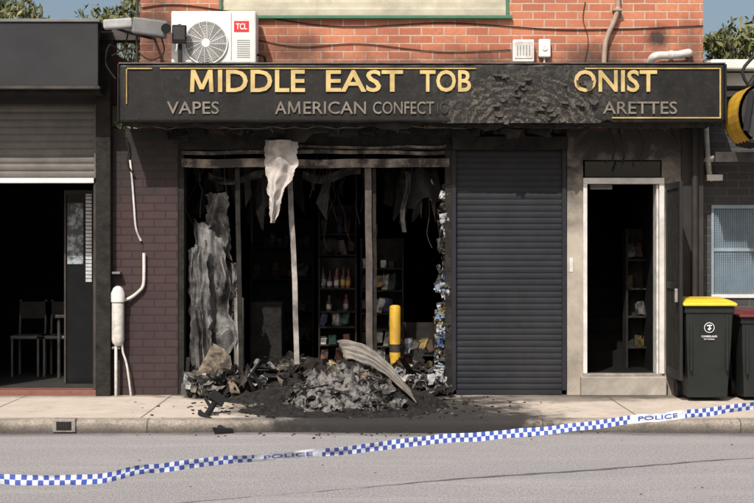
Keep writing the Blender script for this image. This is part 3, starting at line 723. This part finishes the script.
# ---------------------------------------------------------------- fittings on upper wall
P=empty('electrical_meter_box')
box('body',(X(512),-.12,Z(63)),(X(533),-.002,Z(41)),m_acw,P,.01); box('lid',(X(513.5),-.128,Z(60)),(X(531.5),-.121,Z(43)),m_pvc,P,.004)
for k in range(5): box('vent_slot',(X(516+k*3),-.131,Z(57)),(X(516.7+k*3),-.1285,Z(47)),m_grey,P,0)
P=empty('junction_box')
box('body',(X(538),-.08,Z(58)),(X(550),-.002,Z(40)),m_acw,P,.015); tube('conduit',[(X(544),-.03,Z(58)),(X(544),-.03,sz1-.02)],.012,m_pvc,P)
tube('knob',[(X(544),-.081,Z(49)),(X(544),-.09,Z(49))],.03,m_pvc,P)
P=empty('drainpipe')
tube('pipe',smoothpath([(X(617),-.06,ZT-.1),(X(617),-.06,4.3),(X(617),-.06,Z(8)),(X(614),-.06,Z(20)),(X(607),-.06,Z(36)),(X(604),-.06,Z(48)),(X(603),-.06,sz1-.02)]),.028,m_brown,P,12)
box('clip',(X(612),-.095,Z(12)),(X(621),-.002,Z(10)),m_brown,P)
P=empty('waste_pipe')
tube('horizontal_run',smoothpath([(X(650),-.02,Z(62)),(X(652),-.10,Z(58)),(X(660),-.10,Z(56.5)),(X(675),-.10,Z(56)),(X(686),-.10,Z(54)),(X(688),-.02,Z(54))]),.042,m_pvc,P,12)
tube('collar',[(X(667),-.10,Z(56.4)),(X(671),-.10,Z(56.2))],.05,m_pvc,P,14)
P=empty('wall_cable')
tube('cable',smoothpath([(xL+.02,-.012,Z(8)),(X(190),-.012,Z(6)),(X(330),-.012,Z(26)),(X(450),-.012,Z(23)),(X(570),-.012,Z(30)),(X(703),-.012,Z(26))],10),.006,m_char,P,6)
tube('cable',smoothpath([(X(257),-.012,Z(40)),(X(300),-.012,Z(47)),(X(360),-.012,Z(44)),(X(440),-.012,Z(52)),(X(511),-.012,Z(50))],10),.005,m_char,P,6)
tube('cable',smoothpath([(X(585),-.012,Z(2)),(X(583),-.012,Z(20)),(X(588),-.012,Z(40)),(X(584),-.012,Z(64))],8),.005,m_charlt,P,6)

P=empty('wall_flood_light')
yf=-.5
box('arm',(X(178,yf),yf,Z(27,yf)),(X(181,yf),-.001,Z(24,yf)),m_black,P)
box('mast',(X(178,yf),yf-.01,sz1),(X(182,yf),yf+.03,Z(44,yf)),m_black,P)
m=MB(); m.rbox((X(180,yf),yf-.05,Z(35,yf)),(.15,.08,.19),(.25,0,.15),0); m.obj('lamp_body',m_black,P,.012)
m=MB(); m.rbox((X(180,yf),yf-.092,Z(34.5,yf)),(.12,.006,.13),(.25,0,.15),0); m.obj('lamp_glass',M('lamp_glass',(.06,.06,.06),rough=.1,bump=0),P,.002)
P=empty('security_camera')
m=MB(); m.rbox((X(150,-.55),-.55,Z(28,-.55)),(.36,.16,.17),(0,.12,.1),0); m.obj('housing',m_grey,P,.02)
m=MB(); m.rbox((X(118,-.55),-.55,Z(24,-.55)),(.30,.12,.10),(0,-.08,.1),0); m.obj('second_housing',M('pale_grey_plastic',(.36,.36,.36)),P,.02)
tube('lens',[(X(166,-.62),-.64,Z(29,-.6)),(X(167,-.62),-.67,Z(29.5,-.6))],.05,m_black,P,16)
tube('bracket',smoothpath([(X(98,-.4),-.4,Z(40,-.4)),(X(104,-.5),-.5,Z(26,-.5)),(X(130,-.5),-.5,Z(33,-.5)),(X(150,-.5),-.5,Z(38,-.5)),(X(150,-.3),-.0,Z(38))]),.014,m_black,P,8)
tube('upright',[(X(137,-.5),-.5,Z(64,-.5)),(X(137,-.5),-.5,Z(0,-.5))],.014,m_charlt,P,8)
tube('cable_loop',smoothpath([(X(160,-.5),-.5,Z(34,-.5)),(X(164,-.5),-.5,Z(52,-.5)),(X(150,-.5),-.5,Z(60,-.5)),(X(130,-.5),-.5,Z(48,-.5)),(X(112,-.5),-.5,Z(56,-.5))]),.008,m_char,P,6)
tube('cable_loop',smoothpath([(X(128,-.5),-.5,Z(33,-.5)),(X(122,-.5),-.45,Z(50,-.5)),(X(108,-.5),-.4,Z(44,-.5)),(X(104,-.5),-.4,Z(62,-.5)),(X(114,-.5),-.4,Z(78,-.5))]),.009,m_char,P,6)

# ---------------------------------------------------------------- side door leaf (opened outwards)
P=empty('open_security_door')
xd=X(664)+.012
m=MB(); zb,zt=.22,Z(184)
m.box((xd,-.76,zb),(xd+.035,-.70,zt)); m.box((xd,-.09,zb),(xd+.035,-.03,zt)); m.box((xd,-.70,zt-.07),(xd+.035,-.09,zt)); m.box((xd,-.70,zb),(xd+.035,-.09,zb+.1)); m.box((xd,-.70,1.15),(xd+.035,-.09,1.22))
m.obj('leaf_frame',m_black,P,.004)
box('mesh_panel',(xd+.012,-.70,zb+.1),(xd+.022,-.09,zt-.07),m_char,P,0)
box('handle',(xd-.03,-.68,1.02),(xd,-.64,1.16),m_silver,P)
tube('downpipe',[(X(693),-.09,0),(X(693),-.09,2.86)],.035,m_darkbr,B,12)
box('door_closer',(X(590),-.02,Z(184)-.06),(X(612),.05,Z(184)-.005),m_charlt,B)
box('door_lock_plate',(X(569.5),-.01,Z(272)),(X(573),-.0045,Z(258)),m_white,B)
m=MB()
m.tube(smoothpath([(X(604),-.3,sz0),(X(607),-.28,Z(140)),(X(611),-.25,Z(150)),(X(609),-.2,Z(162))]),[.01]*19,5)
m.tube(smoothpath([(X(614),-.3,sz0),(X(617),-.28,Z(145)),(X(620),-.25,Z(158)),(X(616),-.2,Z(170))]),[.013]*19,5)
m.tube(smoothpath([(X(636),-.3,sz0),(X(634),-.28,Z(134)),(X(640),-.25,Z(146)),(X(637),-.2,Z(158)),(X(638),-.2,Z(166))]),.007,5)
m.tube(smoothpath([(X(664),-.3,sz0),(X(668),-.28,Z(136)),(X(674),-.25,Z(150))]),.014,5)
m.obj('hanging_burnt_cables',m_char)

# ---------------------------------------------------------------- left neighbour shop
Nn=empty('neighbouring_shop_building')
x0=X(-260)
fy=-.55
box('fascia',(x0,fy,Z(86,fy)),(X(98,fy),fy+.06,Z(22,fy)),m_fascia,Nn,.006)
box('fascia_top_trim',(x0,fy-.02,Z(22,fy)),(X(100,fy),fy+.08,Z(19,fy)),m_grey,Nn)
box('fascia_bottom_trim',(x0,fy-.02,Z(89,fy)),(X(100,fy),fy+.08,Z(86,fy)),m_charlt,Nn)
box('awning_roof',(x0,fy+.081,Z(24,fy)),(X(112),-.001,Z(21.5,fy)),m_charlt,Nn)
box('awning_soffit',(x0,fy+.081,Z(92,fy)),(X(98,fy),-.001,Z(89,fy)),m_char,Nn)
box('upper_wall',(x0,.0,Z(104)),(X(113),.25,Z(40)),m_darkbr,Nn)
box('roof_parapet',(x0,.02,Z(40)),(X(139),.25,Z(24)),m_charlt,Nn)
box('fire_wall',(X(98),-.14,0),(X(113)-.002,-.001,Z(45)),m_char,Nn,.008)
m=MB(); 
m.quadmesh([(x0,.26,.055),(X(98),.26,.055),(X(98),6,.055),(x0,6,.055)],[(0,1,2,3)]); m.quadmesh([(x0,6,0),(X(98),6,0),(X(98),6,3),(x0,6,3)],[(0,1,2,3)]); m.quadmesh([(x0,.26,2.9),(X(98),.26,2.9),(X(98),6,2.9),(x0,6,2.9)],[(0,1,2,3)])
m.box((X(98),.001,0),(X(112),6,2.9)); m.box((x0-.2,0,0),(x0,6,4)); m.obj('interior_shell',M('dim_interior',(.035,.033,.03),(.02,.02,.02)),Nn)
box('threshold',(x0,-.06,0),(X(98)-.002,.26,.052),m_tile,Nn)
box('rear_roof',(x0,.26,3.6),(X(112),8,3.7),m_charlt,Nn)
s2=shutter('roller_shutter',X(-20),X(95),Z(178),Z(104),.06,m_lshut,.08,.012)
box('bottom_bar',(X(-20)+.013,0.0,Z(183)),(X(95)-.013,.10,Z(178)-.001),m_acw,s2)
box('shop_front_wall',(x0,.0,.055),(X(-22),.25,Z(104)),m_nbrick,Nn)
box('door_frame',(X(93),.02,.055),(X(97.5),.12,Z(183)),m_charlt,Nn)
P=empty('glazed_inner_door'); yd=.7
box('frame_left',(X(64,yd),yd,.06),(X(66,yd),yd+.04,Z(190,yd)),m_charlt,P)
box('frame_right',(X(93,yd),yd,.06),(X(96,yd),yd+.04,Z(190,yd)),m_charlt,P)
box('frame_top',(X(66,yd),yd,Z(194,yd)),(X(93,yd),yd+.04,Z(190,yd)),m_charlt,P)
m=MB(); m.quadmesh([(X(67,yd),yd+.018,Z(264,yd)),(X(83,yd),yd+.018,Z(264,yd)),(X(83,yd),yd+.018,Z(203,yd)),(X(67,yd),yd+.018,Z(203,yd))],[(0,1,2,3)]); m.obj('poster',M('dull_poster',(.30,.33,.36),(.06,.068,.075),scale=9,lo=.42,hi=.55),P)
m=MB()
for k in range(24):
    z_=Z(282,yd)+(Z(192,yd)-Z(282,yd))*k/24; m.rbox((X(88.5,yd),yd+.01,z_+.018),((91.5-85.5)*.0112,.004,.034),(.3,0,0),0)
m.obj('blind_slats',M('pale_blind',(.62,.64,.66),(.46,.48,.5),scale=9),P)
box('glass',(X(66,yd),yd+.022,.06),(X(93,yd),yd+.03,Z(194,yd)),M('inner_glass',(.010,.011,.012),rough=.12,bump=0,spec=.15),P,0)
for xa in(12,38):
    P=empty('cafe_chair'); yc=1.6; cx_=X(xa,yc)
    for ddx in(0,.38):
        for ddy in(0,.38): tube('leg',[(cx_+ddx,yc+ddy,.055),(cx_+ddx,yc+ddy,.5)],.015,m_grey,P,8)
    box('seat',(cx_-.02,yc-.02,.5),(cx_+.4,yc+.4,.54),m_grey,P,.01)
    for ddx in(0,.38): tube('back_post',[(cx_+ddx,yc+.38,.54),(cx_+ddx,yc+.44,.95)],.015,m_grey,P,8)
    box('backrest',(cx_-.01,yc+.40,.72),(cx_+.39,yc+.425,.93),m_charlt,P,.008)
P=empty('cafe_table'); box('top',(X(55,1.3),1.3,.76),(X(92,1.3),1.9,.80),m_charlt,P,.008)
for a,b_ in((58,1.35),(90,1.35),(58,1.85),(90,1.85)): tube('leg',[(X(a,1.3),b_,.055),(X(a,1.3),b_,.76)],.02,m_charlt,P,8)

# ---------------------------------------------------------------- right neighbour
Q=empty('neighbouring_cottage_building')
yr=.25
m=MB()
a0,a1,c0,c1=X(711,yr),X(790,yr),Z(298,yr),Z(205,yr)
m.box((xR+.003,yr,0),(a0,yr+.2,3.2)); m.box((a1,yr,0),(8.5,yr+.2,3.2)); m.box((a0,yr,0),(a1,yr+.2,c0)); m.box((a0,yr,c1),(a1,yr+.2,3.2))
m.box((8.3,yr+.2,0),(8.5,8,3.2)); m.obj('walls',m_nbrick,Q)
box('window_glass',(a0,yr+.08,c0),(a1,yr+.09,c1),m_blu,Q,0)
box('window_frame_top',(a0,yr-.02,c1-.04),(a1,yr+.07,c1),m_screen,Q); box('window_frame_bottom',(a0,yr-.02,c0),(a1,yr+.07,c0+.04),m_acw,Q); box('window_frame_left',(a0,yr-.019,c0+.04),(a0+.03,yr+.07,c1-.04),m_screen,Q)
box('window_mid_rail',(a0+.03,yr-.012,(c0+c1)/2),(a1,yr+.03,(c0+c1)/2+.035),m_screen,Q)
m=MB()
for k in range(34): xx_=a0+.05+k*.024; m.box((xx_,yr+.0,c0+.04),(xx_+.006,yr+.01,c1-.04))
for k in range(38): z_=c0+.05+k*.025; m.box((a0+.03,yr+.012,z_),(a1,yr+.018,z_+.008))
m.obj('security_screen',m_screen,Q)
box('awning_beam',(xR+.02,-.5,Z(162,-.5)),(8.5,-.42,Z(152,-.5)),m_charlt,Q)
box('awning_roof',(xR+.02,-.419,Z(158,-.5)),(8.5,yr-.002,Z(155,-.5)),m_acw,Q)
box('gutter',(xR+.03,-.25,Z(72)),(8.6,-.05,Z(62)),m_acw,Q,.02)
m_proof=M('pale_roof_metal',(.50,.49,.47),(.38,.37,.36))
m=MB(); m.quadmesh([(xR+.03,-.1,Z(62)),(8.6,-.1,Z(62)),(8.6,4,Z(62)+.5),(xR+.03,4,Z(62)+.5)],[(0,1,2,3)]); m.quadmesh([(xR+.03,8,Z(62)),(8.6,8,Z(62)),(8.6,4,Z(62)+.5),(xR+.03,4,Z(62)+.5)],[(0,1,2,3)]); m.obj('roof',m_proof,Q,solid=.03)
box('eave_soffit',(xR+.03,-.05,3.2),(8.5,yr+.2,3.26),m_charlt,Q)
box('fascia_board',(xR+.03,-.02,Z(86)),(8.5,yr-.003,Z(73)),m_acw,Q)
tube('white_downpipe',smoothpath([(X(707),-.05,Z(80)),(X(707),.1,Z(100)),(X(712),.15,Z(170)),(X(716),.15,Z(178))]),.03,m_pvc,Q,10)
box('light_fitting',(X(709),.1,Z(180)),(X(725),yr-.002,Z(174)),m_acw,Q)

# ---------------------------------------------------------------- bins
def bin_(name,x0,w,h,yfront,lid,label=True):
    P=empty(name); d=w*1.22
    def ring(z,ins,fr): return [(x0+ins,yfront+fr,z),(x0+w-ins,yfront+fr,z),(x0+w-ins,yfront+d-ins,z),(x0+ins,yfront+d-ins,z)]
    m=MB(); rings=[ring(.04,.055,.10),ring(h*.5,.03,.055),ring(h*.86,.015,.025),ring(h*.862,0.0,.008),ring(h*.925,0.0,.005)]
    vs=[p for r in rings for p in r]; fs=[(3,2,1,0)]
    for i in range(len(rings)-1):
        for k in range(4): fs.append((i*4+k,i*4+(k+1)%4,(i+1)*4+(k+1)%4,(i+1)*4+k))
    fs.append((16,17,18,19)); m.quadmesh(vs,fs); m.obj('body',m_binb,P,.014)
    m=MB(); zl=h*.93
    a=-.02
    vs=[(x0+a,yfront-.03,zl),(x0+w-a,yfront-.03,zl),(x0+w-a,yfront+d,zl),(x0+a,yfront+d,zl),
        (x0+a,yfront-.03,zl+.03),(x0+w-a,yfront-.03,zl+.03),(x0+w-a,yfront+d,zl+.03),(x0+a,yfront+d,zl+.03),
        (x0+.05,yfront+.08,zl+.065),(x0+w-.05,yfront+.08,zl+.065),(x0+w-.05,yfront+d-.1,zl+.08),(x0+.05,yfront+d-.1,zl+.08)]
    fs=[(3,2,1,0)]
    for i in(0,4):
        for k in range(4): fs.append((i+k,i+(k+1)%4,i+4+(k+1)%4,i+4+k))
    fs.append((8,9,10,11)); m.quadmesh(vs,fs); m.obj('lid',lid,P,.012)
    for xx_ in(x0+.01,x0+w-.06):
        tube('wheel',[(xx_,yfront+d-.09,.1),(xx_+.05,yfront+d-.09,.1)],.1,m_black,P,24)
    tube('handle',[(x0+.04,yfront+d+.05,h*.9),(x0+w-.04,yfront+d+.05,h*.9)],.015,m_black,P,10)
    for xx_ in(x0+.06,x0+w-.1): box('handle_bracket',(xx_,yfront+d-.02,h*.86),(xx_+.04,yfront+d+.05,h*.91),m_black,P)
    m=MB()
    for k in(-1,1): m.box((x0+w/2+k*w*.36-.012,yfront+.022,h*.30),(x0+w/2+k*w*.36+.012,yfront+.06,h*.84))
    m.obj('ribs',m_binb,P,.006)
    if label:
        lx,lz=x0+w*.5,h*.72; yl=yfront+.030
        m=MB(); m.tube([(lx+.05*math.cos(a*math.pi/16),yl,lz+.05*math.sin(a*math.pi/16)) for a in range(33)],.0035,6,0,False)
        m.tube([(lx-.025,yl,lz+.02),(lx+.025,yl,lz+.022)],.007,6); m.tube([(lx-.015,yl,lz-.018),(lx+.018,yl,lz-.008)],.009,6); m.tube([(lx,yl,lz-.03),(lx+.004,yl,lz+.03)],.006,6); m.obj('logo',m_whitep,P)
        text('council_text','CUMBERLAND',lx-.08,lx+.08,lz-.10,lz-.08,yl+.004,m_whitep,P,off=.0,ext=.004)
        text('small_text','CITY COUNCIL',lx-.055,lx+.055,lz-.125,lz-.112,yl+.006,m_whitep,P,off=.0,ext=.004)
    return P
yb_=-.78
bin_('wheelie_bin',X(685,yb_),X(735,yb_)-X(685,yb_),1.06,yb_,m_biny)
bin_('wheelie_bin',X(741,-.72),.52,.93,-.72,m_maroon,False)

# ---------------------------------------------------------------- excavator (bucket reaches into view)
P=empty('excavator')
ye=-.75
m=MB()
bx,bz=X(753,ye),Z(116,ye)
n=14; arc=[]
for k in range(n+1):
    a=math.radians(62+ 185*k/n); arc.append((bx+.22*math.cos(a),bz+.30*math.sin(a)))
vs=[];fs=[]
for (x,z) in arc: vs+=[(x,ye-.3,z),(x,ye+.3,z)]
for k in range(n): fs.append((2*k,2*k+1,2*k+3,2*k+2))
m.quadmesh(vs,fs,0); 
for yy in(ye-.3,ye+.3): m.quadmesh([(bx+.04,yy,bz)]+[(x,yy,z) for x,z in arc],[(0,k+1,k+2) for k in range(n)],1)
m.obj('bucket',[m_yellow,m_charlt],P,solid=.03)
m=MB()
for k in range(5):
    y_=ye-.28+.14*k; m.rbox((arc[-1][0]+.06,y_,arc[-1][1]-.01),(.16,.05,.035),(0,.2,0),0)
for k in range(2): m.rbox((bx-.13,ye-.34+.68*k,bz+.02),(.05,.02,.40),(0,.15,0),0)
m.obj('bucket_teeth',m_black,P)
def beam(nm,p,q_,h0,h1,w,mat):
    p=Vector(p);q_=Vector(q_); d=(q_-p).normalized(); up=Vector((-d.z,0,d.x)); m=MB(); vs=[]
    for c_,h in((p,h0),(q_,h1)):
        for sy,su in((-1,-1),(1,-1),(1,1),(-1,1)): vs.append(c_+Vector((0,sy*w/2,0))+up*su*h/2)
    m.quadmesh(vs,[(0,1,2,3),(7,6,5,4),(0,4,5,1),(1,5,6,2),(2,6,7,3),(3,7,4,0)]); m.obj(nm,mat,P,.01,recalc=True)
ja=(bx+.12,ye,bz+.22); jb=(bx+.9,ye,4.4); jc=(bx+3.0,ye,3.6); jd=(bx+4.2,ye,1.3)
beam('stick',ja,jb,.16,.3,.22,m_yellow); beam('boom_upper',jb,jc,.3,.4,.26,m_yellow); beam('boom_lower',jc,jd,.4,.36,.26,m_yellow)
tube('bucket_cylinder',[(bx-.04,ye,bz+.30),(bx+.55,ye,bz+1.15)],.035,m_black,P,10)
tube('hydraulic_hose',smoothpath([(bx-.02,ye-.12,bz+.22),(bx-.14,ye-.14,bz+.45),(bx+.1,ye-.12,bz+.7)]),.018,m_black,P,8)
ex=jd[0]+.6
box('house',(ex-.6,ye-.8,.75),(ex+1.5,ye+.8,1.6),m_yellow,P,.06); box('cab',(ex-.5,ye-.78,1.61),(ex+.5,ye-.05,2.7),m_black,P,.06); box('turntable',(ex-.3,ye-.5,.55),(ex+.7,ye+.5,.749),m_black,P,.02)
for yt in(ye-.95,ye+.5):
    box('track',(ex-1.0,yt,.02),(ex+1.5,yt+.42,.54),m_black,P,.2)

# ---------------------------------------------------------------- trees
m_leaf=[M('leaf_%d'%i,c_,tuple(v*.7 for v in c_),scale=3,rough=.6,bump=0) for i,c_ in enumerate([(.15,.155,.055),(.10,.115,.045),(.22,.20,.08),(.06,.07,.03)])]
m_bark=M('bark',(.16,.13,.10),(.09,.07,.055),scale=9,bump=.6)
def tree(name,x,y,h,cr_,nleaf=9000,clumps=46):
    P=empty(name); m=MB()
    trunk=[(x+U(-.05,.05),y,h*.6*k/6-.1) for k in range(7)]; m.tube(trunk,[.20-.02*k for k in range(7)],10)
    cl=[]
    for k in range(clumps):
        a=U(0,6.28); r=cr_*math.sqrt(R())*.95; zc=h*U(.42,.97); sh=1-max(0,(zc/h-.6))*1.5
        c_=Vector((x+r*math.cos(a)*sh,y+r*math.sin(a)*sh,zc)); cl.append((c_,U(.28,.6)*cr_*.42))
        if k%3==0:
            s_=Vector(trunk[random.randrange(3,7)]); mid=s_.lerp(c_,.5)+Vector((U(-.2,.2),U(-.2,.2),U(0,.3)))
            m.tube(smoothpath([s_,mid,c_],4),[.07-.006*i for i in range(9)],6)
    m.obj('trunk_and_limbs',m_bark,P)
    m=MB()
    for i in range(nleaf):
        c_,rr=random.choice(cl); v=Vector((random.gauss(0,1),random.gauss(0,1),random.gauss(0,.75))); v=v.normalized()*rr*R()**.45
        p=c_+v; s_=U(.03,.07); a=Euler((U(0,3.1),U(0,3.1),U(0,3.1))).to_matrix()
        q1=a@Vector((s_*1.6,0,0)); q2=a@Vector((0,s_*.55,0))
        m.quadmesh([p-q1,p+q2,p+q1,p-q2],[(0,1,2,3)],random.choice((0,0,1,1,2,3)))
    m.obj('crown',m_leaf,P)
tree('gum_tree',7.0,11,5.75,2.2,18000,60)
tree('gum_tree',11.5,16,7.0,3.0,9000)
tree('gum_tree',-8.2,14,7.0,3.0,18000,60)
tree('gum_tree',-4.9,17,7.5,2.4,12000,50)
tree('gum_tree',-13.5,20,8.5,3.5,8000,50)

# ---------------------------------------------------------------- police tape
t=NT('police_tape_print')
uv=t.n.new('ShaderNodeUVMap'); se=t.n.new('ShaderNodeSeparateXYZ'); t.l(uv.outputs[0],se.inputs[0])
u_,v_=se.outputs[0],se.outputs[1]
cu_=t.math('FLOOR',t.math('MULTIPLY',u_,1/.034)); cv_=t.math('FLOOR',t.math('MULTIPLY',v_,2.0))
ck=t.math('MODULO',t.math('ADD',t.math('ADD',cu_,cv_),2000),2)
seg=t.math('LESS_THAN',t.math('MODULO',t.math('ADD',u_,.55),3.0),.50)
ck=t.math('MULTIPLY',ck,t.math('SUBTRACT',1,seg))
c=t.mix(ck,(.60,.62,.66),(.05,.085,.34)); t.col(c); t.rough(.35)
t.bump(t.noise(25,4),.6,.012); m_tape=t.m
m_tblue=M('tape_blue_ink',(.05,.085,.34),(.04,.07,.30),bump=0,rough=.4)
key=[(-9.0,-7.4,.95),(-6.0,-7.1,.42),(X(0,-6.7),-6.7,Z(480,-6.7)),(X(150,-6.3),-6.3,Z(468,-6.3)),(X(250,-6.0),-6.0,Z(459,-6.0)),(X(370,-5.6),-5.6,Z(447,-5.6)),(X(460,-5.3),-5.3,Z(438,-5.3)),(X(560,-5.0),-5.0,Z(428.5,-5.0)),(X(650,-4.7),-4.7,Z(418.5,-4.7)),(X(754,-4.4),-4.4,Z(405.5,-4.4)),(5.5,-4.0,.55),(9.0,-3.6,1.1)]
path=smoothpath(key,24)
cum=[0]
for i in range(1,len(path)): cum.append(cum[-1]+(path[i]-path[i-1]).length)
TL=cum[-1]
def tp(s_):
    s_=max(0,min(TL-1e-4,s_))
    lo=max(0,bisect.bisect_right(cum,s_)-1); lo=min(lo,len(path)-2)
    return path[lo].lerp(path[lo+1],(s_-cum[lo])/(cum[lo+1]-cum[lo]))
TW=.064
def tpos(s_,v,off=0):
    p=tp(s_); p=p+Vector((0,0,.006*math.sin(s_*4)+.008*noise.noise(Vector((s_*3,0,0)))))
    tw=.45*math.sin(s_*1.3)+.8*noise.noise(Vector((s_*1.7,3,0)))
    n_=Vector((0,math.sin(tw),math.cos(tw)))
    wv_=.008*math.sin(s_*19+v*2)+.014*noise.noise(Vector((s_*9,v*2,7)))
    return p+n_*(v-.5)*TW+Vector((0,wv_-off,0))
me=bpy.data.meshes.new('police_tape'); nu=1000; nv=4
vs=[tpos(TL*i/nu,j/nv) for i in range(nu+1) for j in range(nv+1)]
fs=[];uvs=[]
for i in range(nu):
    for j in range(nv):
        a=i*(nv+1)+j; fs.append((a,a+nv+1,a+nv+2,a+1)); uvs+=[(TL*i/nu,j/nv),(TL*(i+1)/nu,j/nv),(TL*(i+1)/nu,(j+1)/nv),(TL*i/nu,(j+1)/nv)]
me.from_pydata([tuple(v) for v in vs],[],fs); me.uv_layers.new(name='UVMap')
for k,q_ in enumerate(uvs): me.uv_layers[0].data[k].uv=q_
me.materials.append(m_tape)
for p in me.polygons: p.use_smooth=True
PT=empty('police_tape'); o=bpy.data.objects.new('ribbon',me); link(o,PT)
tv,tf=textverts('POLICE',.01,0)
ax_=min(v.x for v in tv);bx_=max(v.x for v in tv);ay_=min(v.y for v in tv);by_=max(v.y for v in tv)
m=MB(); s_=3.0-.55
while s_<TL-1:
    m.quadmesh([tpos(s_+.07+.36*(v.x-ax_)/(bx_-ax_),.25+.5*(v.y-ay_)/(by_-ay_),.004) for v in tv],tf); s_+=3.0
m.obj('printed_lettering',m_tblue,PT)
for xe,ye_,zt in((-9.0,-7.4,1.1),(9.0,-3.6,1.25)):
    P=empty('star_picket_post'); tube('shaft',[(xe,ye_+.03,-.16),(xe,ye_+.03,zt)],.02,m_silver,P,6); tube('cap',[(xe,ye_+.03,zt),(xe,ye_+.03,zt+.05)],.028,m_yellow,P,10)

# ---------------------------------------------------------------- light, sky, camera
el=math.radians(46); az=math.radians(20)
ds=Vector((-math.sin(az)*math.cos(el),-math.cos(az)*math.cos(el),math.sin(el)))
L_=bpy.data.lights.new('sun','SUN'); L_.energy=5.0; L_.angle=math.radians(.5); L_.color=(1,.95,.88)
o=bpy.data.objects.new('sun',L_); o.rotation_euler=ds.to_track_quat('Z','Y').to_euler(); o.location=(0,-10,20); link(o)
w=bpy.data.worlds.new('World'); SC.world=w; w.use_nodes=True
bg=w.node_tree.nodes['Background']; sk=w.node_tree.nodes.new('ShaderNodeTexSky'); sk.sky_type='NISHITA'; sk.sun_disc=False
sk.sun_elevation=el; sk.sun_rotation=math.radians(200); sk.dust_density=5.0; sk.air_density=1.0; sk.ozone_density=1.0
w.node_tree.links.new(sk.outputs[0],bg.inputs[0]); bg.inputs[1].default_value=.13
cd=bpy.data.cameras.new('camera'); cam=bpy.data.objects.new('camera',cd); link(cam)
cam.location=(0,-CAMD,1.6); cam.rotation_euler=(math.radians(90),0,0); cd.sensor_width=36; cd.lens=FP/754*36; cd.shift_y=-5.5/754
cd.clip_end=1500; SC.camera=cam
SC.view_settings.view_transform='Standard'; SC.view_settings.look='None'; SC.view_settings.exposure=0
